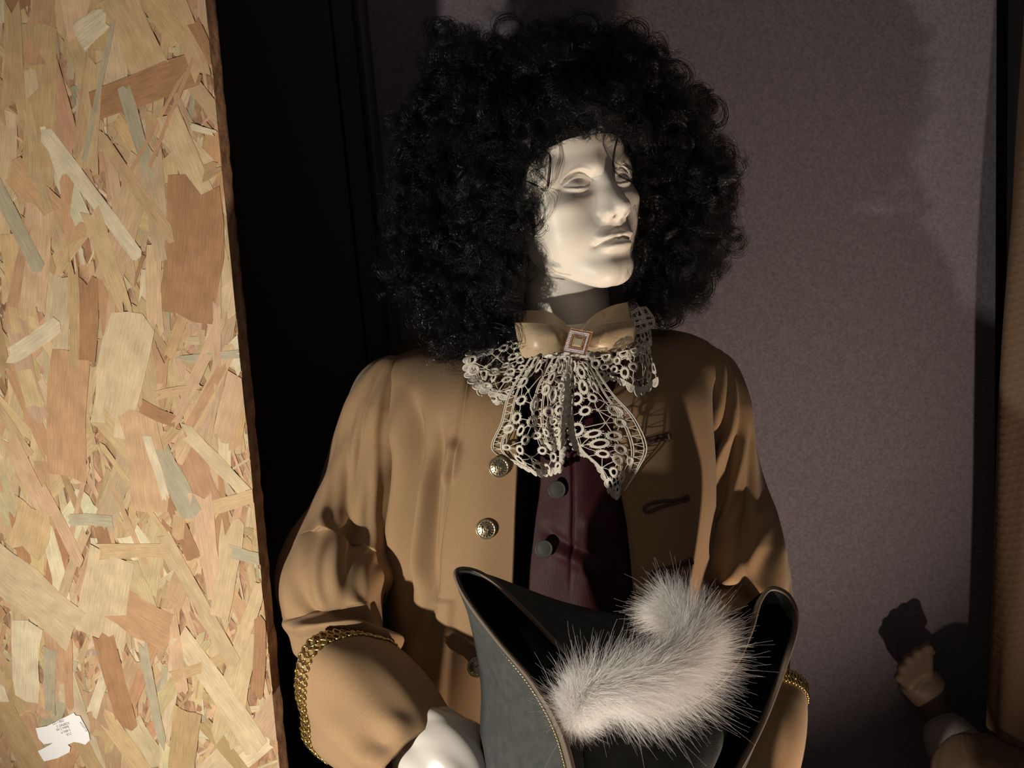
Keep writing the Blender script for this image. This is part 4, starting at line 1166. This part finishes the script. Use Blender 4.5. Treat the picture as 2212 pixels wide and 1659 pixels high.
lace('lace_tail', [[(1222, 782, 1.172), (1252, 780, 1.168), (1284, 792, 1.174)], [(1222, 862, 1.178), (1275, 846, 1.168), (1324, 850, 1.174)], [(1224, 930, 1.182), (1300, 906, 1.172), (1370, 902, 1.178)],
                   [(1240, 974, 1.186), (1318, 960, 1.178), (1397, 965, 1.182)], [(1290, 1015, 1.188), (1336, 1008, 1.182), (1380, 1010, 1.184)], [(1318, 1072, 1.190), (1334, 1078, 1.187), (1350, 1058, 1.186)]], JAB,
     lambda u, v: .004 * np.sin(u * 9 + 1) * v, ('b', 'l'), ('r',), .0060, .0140, 9)

# the ribbon bow
BOW = None
def ribbon(name, rows, parent, th=.0012, **kw):
    c = patch(rows, 40, 26)
    o = grid_obj(name, P(c[..., 0], c[..., 1], c[..., 2]), M_RIBBON, parent, **kw)
    m = o.modifiers.new('thickness', 'SOLIDIFY'); m.thickness = th; m.offset = 0
    return o
BOW = ribbon('bow', [[(1112, 697, 1.187), (1150, 696, 1.179), (1195, 700, 1.177), (1226, 718, 1.185), (1240, 726, 1.187)],
                     [(1116, 722, 1.185), (1155, 720, 1.171), (1198, 722, 1.171), (1226, 732, 1.183), (1240, 733, 1.185)],
                     [(1121, 748, 1.185), (1160, 746, 1.171), (1200, 744, 1.172), (1226, 745, 1.183), (1240, 742, 1.186)],
                     [(1128, 775, 1.187), (1165, 769, 1.177), (1200, 762, 1.177), (1226, 755, 1.186), (1240, 750, 1.188)]], JAB, label='champagne ribbon bow')
ribbon('bow_loop', [[(1115, 672, 1.209), (1150, 671, 1.207), (1190, 676, 1.205), (1222, 700, 1.203), (1238, 716, 1.197)], [(1114, 690, 1.202), (1150, 688, 1.197), (1192, 692, 1.195), (1224, 712, 1.195), (1240, 724, 1.191)],
                    [(1113, 704, 1.189), (1152, 700, 1.187), (1195, 706, 1.187), (1226, 720, 1.190), (1240, 728, 1.189)]], JAB)
ribbon('bow_loop', [[(1250, 716, 1.193), (1262, 700, 1.201), (1288, 678, 1.209), (1322, 661, 1.213), (1356, 653, 1.217)], [(1252, 722, 1.189), (1270, 708, 1.193), (1294, 694, 1.199), (1326, 684, 1.205), (1361, 678, 1.211)],
                    [(1253, 726, 1.187), (1274, 714, 1.189), (1300, 706, 1.194), (1330, 700, 1.199), (1366, 698, 1.205)]], JAB)
ribbon('bow_loop', [[(1250, 726, 1.187), (1272, 712, 1.183), (1300, 700, 1.183), (1335, 694, 1.189), (1370, 690, 1.197)], [(1250, 733, 1.185), (1275, 726, 1.175), (1305, 720, 1.177), (1335, 714, 1.184), (1371, 708, 1.193)],
                    [(1250, 742, 1.186), (1275, 744, 1.176), (1305, 742, 1.177), (1335, 736, 1.184), (1372, 726, 1.193)], [(1248, 752, 1.188), (1272, 758, 1.183), (1305, 762, 1.184), (1340, 756, 1.189), (1372, 742, 1.195)]], JAB)
ribbon('bow_knot', [[(1228, 716, 1.179), (1244, 712, 1.175), (1260, 714, 1.179)], [(1226, 735, 1.176), (1244, 735, 1.170), (1264, 735, 1.176)], [(1226, 760, 1.180), (1244, 764, 1.176), (1262, 760, 1.180)]], JAB)
# square brooch
M_ROSE = mat('rose_gold', (0.72, 0.42, 0.26), .25, metallic=1.0)
M_CRYST = mat('pave_crystals', (0.55, 0.52, 0.55), .12, spec=1.0)
M_GEM = mat('smoky_gem', (0.30, 0.27, 0.18), .05, spec=1.0)
bn = unit(CB * .95 - CU * .1 - CR * .1); ba = R(-10)
bu = unit(CR * math.cos(ba) + CU * math.sin(ba)); bu = unit(bu - bn * (bu @ bn)); bv_ = np.cross(bn, bu); bv_ = unit(bv_ + bu * .12)
bc = P(1248, 738, 1.164)
def bp_(x, y, h): return bc + (x * bu + y * bv_) * .001 + bn * h * .001
def sq_ring(mb, s, r_, n, h):
    for k in range(4):
        for i in range(n):
            f = -1 + 2 * i / n
            x, y = [(f, 1), (1, -f), (-f, -1), (-1, f)][k]
            c = bp_(x * s, y * s * 1.06, h)
            bmm = [c + r_ * .001 * np.array(v) for v in ((1, 0, 0), (-1, 0, 0), (0, 1, 0), (0, -1, 0), (0, 0, 1), (0, 0, -1))]
            mb.add(bmm, [(0, 2, 4), (2, 1, 4), (1, 3, 4), (3, 0, 4), (2, 0, 5), (1, 2, 5), (3, 1, 5), (0, 3, 5)])
q = MB(); S_ = 12.0
vv = [bp_(x * S_, y * S_ * 1.06, h) for h in (-2.5, .4) for x, y in ((-1, -1), (1, -1), (1, 1), (-1, 1))]
q.add(vv, [(3, 2, 1, 0), (4, 5, 6, 7), (0, 1, 5, 4), (1, 2, 6, 5), (2, 3, 7, 6), (3, 0, 4, 7)])
BR_O = q.build("brooch", M_ROSE, MANN, smooth=False, label="square jewelled brooch")
q = MB(); sq_ring(q, 12.0, .75, 18, .8); sq_ring(q, 6.2, .7, 10, 1.6)
q.build('beaded_rim', M_ROSE, BR_O)
q = MB(); rb = np.random.default_rng(3)
for x in np.arange(-10.4, 10.5, 1.9):
    for y in np.arange(-10.8, 10.9, 1.9):
        if max(abs(x), abs(y)) < 7.4: continue
        c = [bp_(x + a * .9, y + b * .9, .5) for a, b in ((-1, -1), (1, -1), (1, 1), (-1, 1))] + [bp_(x + rb.normal(0, .25), y + rb.normal(0, .25), 1.5)]
        q.add(c, [(0, 1, 4), (1, 2, 4), (2, 3, 4), (3, 0, 4)])
q.build('crystals', M_CRYST, BR_O, smooth=False, kind='stuff')
q = MB()
lv = [(5.2, .6), (5.2, 1.2), (3.0, 2.9)]
vv = [bp_(x * s, y * s * 1.06, h) for s, h in lv for x, y in ((-1, -1), (0, -1), (1, -1), (1, 0), (1, 1), (0, 1), (-1, 1), (-1, 0))]
q.add(vv, grid_faces(3, 8, True) + [tuple(range(16, 24))])
q.build('gem', M_GEM, BR_O, smooth=False)
# ================================================================== the tricorn hat and its plume
M_FELT_H = mat('charcoal_felt', (0.060, 0.064, 0.062), .95, spec=.1)
add_noise_color(M_FELT_H, (0.050, 0.054, 0.053), (0.074, 0.078, 0.074), 90, 5, bump=.4, bump_scale=900, bump_dist=.0006)
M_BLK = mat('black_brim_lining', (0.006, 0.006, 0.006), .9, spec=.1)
M_TAUPE = mat('taupe_binding', (0.155, 0.120, 0.092), .6, spec=.3)
M_GCORD = mat('gold_cord', (0.75, 0.60, 0.33), .32, metallic=1.0)
EP = [(984, 1240, 1.035), (1012, 1300, 1.020), (1080, 1390, 0.995), (1150, 1472, 0.975), (1205, 1560, 0.960), (1235, 1650, 0.953), (1246, 1730, 0.951), (1275, 1800, 0.960), (1360, 1835, 0.980), (1450, 1820, 1.005), (1535, 1750, 1.025),
      (1598, 1660, 1.045), (1650, 1560, 1.060), (1692, 1450, 1.075), (1722, 1350, 1.090), (1706, 1290, 1.097), (1668, 1271, 1.100), (1642, 1298, 1.095),
      (1622, 1365, 1.085), (1585, 1440, 1.065), (1520, 1505, 1.045), (1430, 1535, 1.030), (1340, 1515, 1.020), (1270, 1455, 1.020), (1200, 1388, 1.027), (1130, 1315, 1.035), (1060, 1252, 1.041), (1012, 1230, 1.041)]
FP = [(992, 1250, 1.060), (1012, 1320, 1.080), (1030, 1400, 1.085), (1042, 1490, 1.080), (1040, 1590, 1.065), (1052, 1690, 1.055), (1090, 1790, 1.050), (1180, 1880, 1.055), (1300, 1930, 1.065), (1430, 1900, 1.085), (1520, 1820, 1.105),
      (1570, 1720, 1.125), (1600, 1620, 1.140), (1630, 1510, 1.150), (1655, 1420, 1.155), (1668, 1360, 1.155), (1660, 1320, 1.150), (1640, 1310, 1.140),
      (1610, 1318, 1.133), (1560, 1330, 1.130), (1490, 1338, 1.127), (1420, 1338, 1.125), (1350, 1332, 1.123), (1270, 1316, 1.120), (1195, 1296, 1.115), (1125, 1270, 1.105), (1060, 1246, 1.075), (1015, 1236, 1.060)]
NE = 240
Ee = catmull_closed([P(*q) for q in EP], NE); Ff = catmull_closed([P(*q) for q in FP], NE)
HAT = empty('tricorn_hat', P(1350, 1600, 1.10), 'charcoal felt tricorn hat with white feather held before the coat', 'hat')
Cc = P(1400, 1625, 1.075)
steps = [0, .12, .3, .5, .7, .88, 1]
outer = []
for f in steps:
    bul = .010 * math.sin(math.pi * f)
    outer.append(Ee * (1 - f) + Ff * f + bul * CB)
g = np.array(outer)
tube_obj('brim', g, M_FELT_H, HAT, .003)
inner = []
for f in (0, .15, .35, .6, .8, 1):
    ctr = Ee + (Cc - Ee) * (.30 * f)
    inner.append(ctr - CB * (.045 * f ** .7) - CB * .0022)
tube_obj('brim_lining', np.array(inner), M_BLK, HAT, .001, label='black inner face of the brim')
crown = []
base = inner[-1]
top_c = P(1395, 1625, 1.01)
rad_ = np.linalg.norm(base - base.mean(0), axis=1).mean()
ca = np.arange(NE) / NE * 2 * np.pi
v0 = base - base.mean(0); e1_ = unit(v0[0]); nn_ = unit(np.cross(v0[0], v0[NE // 4])); e2_ = np.cross(nn_, e1_)
circ = base.mean(0) + rad_ * (np.cos(ca)[:, None] * e1_ + np.sin(ca)[:, None] * e2_)
for f in np.linspace(0, .985, 40):
    h = math.sin(f * math.pi / 2); k = math.cos(f * math.pi / 2) ** .55
    mixb = base * (1 - min(1, f * 1.6)) + circ * min(1, f * 1.6)
    pl = base.mean(0) + (mixb - base.mean(0)) * k
    crown.append(pl + (top_c - base.mean(0)) * h)
tube_obj('crown', np.array(crown + [np.repeat(crown[-1].mean(0)[None], NE, 0)]), M_FELT_H, HAT, 0)
back = [Ff * (1 - f) + (P(1400, 1600, 1.135)) * f - CB * .006 * math.sin(f * 3.1) for f in np.linspace(0, .97, 8)]
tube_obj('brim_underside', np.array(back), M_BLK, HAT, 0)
en = unit(unit(Ff - Ee) * -1 + CB * .2)
t_ = unit(np.roll(Ee, -1, 0) - np.roll(Ee, 1, 0))
m = MB(); m.tube(Ee + (Ff - Ee) * .0, .0023, 8, closed=True, up=CB)
m.build('edge_piping', M_TAUPE, HAT)
bind_o = np.array([Ee + unit(Ff - Ee) * w + CB * (.0026 + .0006 * math.sin(w * 400)) for w in (.0, .0025, .0055, .0085)])
tube_obj('binding', bind_o, M_TAUPE, HAT, .0012, label='taupe ribbon binding')
inn = unit(np.array(inner[1]) - np.array(inner[0]))
bind_i = np.array([Ee + inn * w + CB * .0008 for w in (.0, .004, .008)])
tube_obj('binding', bind_i, M_TAUPE, HAT, .0012)
m = MB()
ph = np.arange(NE * 4) / (NE * 4) * 2 * np.pi * 190
E4 = catmull_closed(Ee + unit(Ff - Ee) * .0100 + CB * .0042, NE * 4)
tt = unit(np.roll(E4, -1, 0) - np.roll(E4, 1, 0)); sd = unit(np.cross(tt, CB))
for k in (0, np.pi):
    m.tube(E4 + (np.cos(ph + k)[:, None] * sd + np.sin(ph + k)[:, None] * CB) * .0006, .00065, 4, closed=True, up=CB)
m.build('gold_cord', M_GCORD, HAT)

# marabou plume
M_PLUME = mat('white_marabou', (0.92, 0.90, 0.88), .7, spec=.2)
rp_ = np.random.default_rng(17)
SP = [(1236, 1560, 0.975), (1252, 1520, 0.967), (1275, 1494, 0.960), (1320, 1482, 0.957), (1380, 1466, 0.960), (1440, 1446, 0.967), (1482, 1410, 0.977), (1494, 1376, 0.987), (1474, 1338, 0.997), (1440, 1308, 1.005)]
sp = catmull([P(*q) for q in SP], 200)
q = MB(); q.tube(sp, np.linspace(.0012, .0004, 200), 6, up=CB)
PL = q.build('plume', M_PLUME, HAT, label='fluffy white feather plume')
def barbs(n, k, t_rng, lmin, lmax, lean, curl, rad):
    t = rp_.uniform(*t_rng, n) ** 1.0
    i = (t * 199).astype(int)
    tang = unit(np.gradient(sp, axis=0))[i]
    side = unit(np.cross(tang, CB)); 
    a = rp_.uniform(0, 2 * np.pi, n)
    a = np.where(np.sin(a) < -.3, -a, a)
    dr = unit(np.cos(a)[:, None] * side + (.75 * np.sin(a))[:, None] * CB + tang * rp_.normal(lean, .35, (n, 1)) + rp_.normal(0, .12, (n, 3)))
    ln = rp_.uniform(lmin, lmax, n) * (.55 + .45 * np.sin(np.pi * np.clip(t * .85 + .14, 0, 1)))
    s = np.linspace(0, 1, k)
    droop = np.array([.0, .0, -.18])
    cur = unit(rp_.normal(size=(n, 3))) * curl
    p = sp[i][:, None] + (ln[:, None] * s)[..., None] * dr[:, None] + ((ln[:, None] * s ** 2)[..., None]) * (droop + tang * .25 + cur)[:, None] 
    wob = np.sin(s[None] * rp_.uniform(5, 12, (n, 1)) + rp_.uniform(0, 6, (n, 1))) * .0012 * s
    return p + wob[..., None] * side[:, None]
b1 = barbs(26000, 9, (0, 1), .016, .050, .75, .34, 0)
b2 = barbs(8000, 9, (0, 1), .008, .028, .3, .6, 0)
b3 = barbs(1100, 12, (0, 1), .040, .066, .8, .34, 0)
b4 = barbs(4500, 9, (0, .22), .014, .036, -.3, .2, 0)
hair_curves('down_barbs', np.concatenate([b1, b2, b4]), np.linspace(.00008, .000025, 9)[None], M_PLUME, PL, kind='stuff')
hair_curves('long_barbs', b3, np.linspace(.00008, .00003, 12)[None], M_PLUME, PL, kind='stuff')

# ================================================================== the second mannequin at the frame's right edge
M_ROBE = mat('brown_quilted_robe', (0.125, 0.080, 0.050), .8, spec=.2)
def quilt():
    nt, N, L, b = nodes_of(M_ROBE)
    tc = N.new('ShaderNodeTexCoord'); mp = N.new('ShaderNodeMapping'); mp.inputs['Scale'].default_value = (1, 1, 1); mp.inputs['Rotation'].default_value = (0, R(35), R(20))
    L.new(tc.outputs['Object'], mp.inputs[0])
    w = N.new('ShaderNodeTexWave'); w.inputs['Scale'].default_value = 34; w.bands_direction = 'Z'; w.inputs['Distortion'].default_value = .6
    w2 = N.new('ShaderNodeTexWave'); w2.inputs['Scale'].default_value = 30; w2.bands_direction = 'X'
    L.new(mp.outputs[0], w.inputs['Vector']); L.new(mp.outputs[0], w2.inputs['Vector'])
    mx = N.new('ShaderNodeMath'); mx.operation = 'MAXIMUM'; L.new(w.outputs['Fac'], mx.inputs[0]); L.new(w2.outputs['Fac'], mx.inputs[1])
    bp = N.new('ShaderNodeBump'); bp.inputs['Strength'].default_value = .35; bp.inputs['Distance'].default_value = .0012
    L.new(mx.outputs[0], bp.inputs['Height']); L.new(bp.outputs[0], b.inputs['Normal'])
quilt()
rx = P(2350, 900, 1.43)
FIG = empty('mannequin', (rx[0], rx[1], 0), 'second mannequin in a brown quilted robe reaching in at the right edge', 'mannequin')
edge_px = [(2290, -420), (2262, -380), (2236, -300), (2226, -180), (2222, -60), (2216, 60), (2198, 300), (2188, 480), (2172, 700), (2160, 900), (2152, 1100), (2146, 1300), (2138, 1500), (2128, 1700), (2110, 2100), (2085, 2600)]
rows = []
for (x, y) in edge_px:
    w = (230 + max(0, y) * .02) * (1 if y > -150 else .9 if y > -250 else .75 if y > -340 else .5 if y > -400 else .2)
    r_ = []
    for k in range(17):
        a = k / 16 * 2 * math.pi
        xx = x + w * (1 - math.cos(a)) / 2 + 7 * math.sin(5 * a + y * .004) * (0 < k < 16)
        r_.append(Py(xx, y, 1.43 - .06 * math.sin(a)))
    rows.append(r_[:-1])
g = np.array([catmull_closed(r_, 72) for r_ in rows]); g = catmull(g.reshape(len(rows), -1), 70).reshape(70, 72, 3)
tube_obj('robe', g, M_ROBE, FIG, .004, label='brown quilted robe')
HN = dict(k=[(1944, 1462), (1951, 1442), (1964, 1424), (1982, 1410), (2002, 1400)])
def mm(px, py, d): return P(px, py, d) * 1000
def hand_sdf(w):
    d = cone(w, mm(2048, 1570, 1.625), mm(1995, 1490, 1.610), 19, 24)
    d = smin(d, cone(w, mm(2010, 1490, 1.610), mm(1966, 1478, 1.605), 19, 15), 16)
    d = smin(d, cone(w, mm(2008, 1470, 1.610), mm(1990, 1440, 1.605), 18, 14), 16)
    for i, (x, y) in enumerate(HN['k']):                      # four fingers curled over, and the thumb at the near side
        r_ = [8.0, 8.7, 9.1, 8.9, 9.5][i]
        kx, ky = x + (2000 - x) * .38, y + (1500 - y) * .50
        f = cone(w, mm(kx, ky, 1.591), mm(x, y, 1.597), r_, r_ * .92)
        f = smin(f, cone(w, mm(x, y, 1.597), mm(x + 8, y + 6, 1.623), r_ * .92, r_ * .8), 3)
        d = smin(d, f, 5.0)
    d = smin(d, cone(w, mm(2040, 1560, 1.625), mm(2085, 1640, 1.635), 20, 23), 14)
    return d
hl, hh_ = mm(1900, 1700, 1.490), mm(2130, 1360, 1.665)
lo = np.minimum(hl, hh_) - 30; hi = np.maximum(hl, hh_) + 30
sv, sq = surface_nets(lambda w: hand_sdf(w), lo, hi, 2.2, block=6)
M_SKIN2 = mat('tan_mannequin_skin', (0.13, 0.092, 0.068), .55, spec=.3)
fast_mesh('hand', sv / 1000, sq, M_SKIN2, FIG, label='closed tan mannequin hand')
M_KNIT = mat('grey_knit_cuff', (0.42, 0.38, 0.35), .9)
add_noise_color(M_KNIT, (0.20, 0.18, 0.165), (0.27, 0.245, 0.225), 300, 3, bump=.6, bump_scale=900, bump_dist=.001)
tube_obj('knit_cuff', sleeve([(2034, 1562, 1.612, .025, .024), (2044, 1582, 1.60, .033, .030), (2068, 1620, 1.565, .040, .034), (2095, 1665, 1.55, .046, .038), (2125, 1720, 1.54, .050, .04)], 30, 48, lambda S, A: .0012 * np.sin(A * 24)), M_KNIT, FIG, .003, label='grey knitted cuff')
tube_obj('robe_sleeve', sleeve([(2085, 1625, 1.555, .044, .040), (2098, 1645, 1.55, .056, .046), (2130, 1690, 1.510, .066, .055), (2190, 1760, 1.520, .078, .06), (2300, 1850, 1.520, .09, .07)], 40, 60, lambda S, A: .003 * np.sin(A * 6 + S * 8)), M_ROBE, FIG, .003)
q = MB(); q.tube(np.array([[rx[0], rx[1], z] for z in (.02, .6, 1.2, 1.8)]), .02, 14); q.build('stand_pole', M_STEEL, FIG)
q = MB(); q.tube(np.array([[rx[0], rx[1], z] for z in (.0, .008, .016)]), [.12, .12, .11], 36, up=(0, 1, 0)); q.build('stand_base', M_STEEL, FIG)

for o in list(SC.objects):
    if o.type == 'MESH' and len(o.data.polygons) > 400:
        for k_, v_ in (('shadow_terminator_geometry_offset', .1), ('shadow_terminator_shading_offset', .15), ('shadow_terminator_normal_offset', .0)):
            if hasattr(o, k_) and k_ != 'shadow_terminator_normal_offset': setattr(o, k_, v_)
            elif hasattr(o.cycles, k_): setattr(o.cycles, k_, v_)
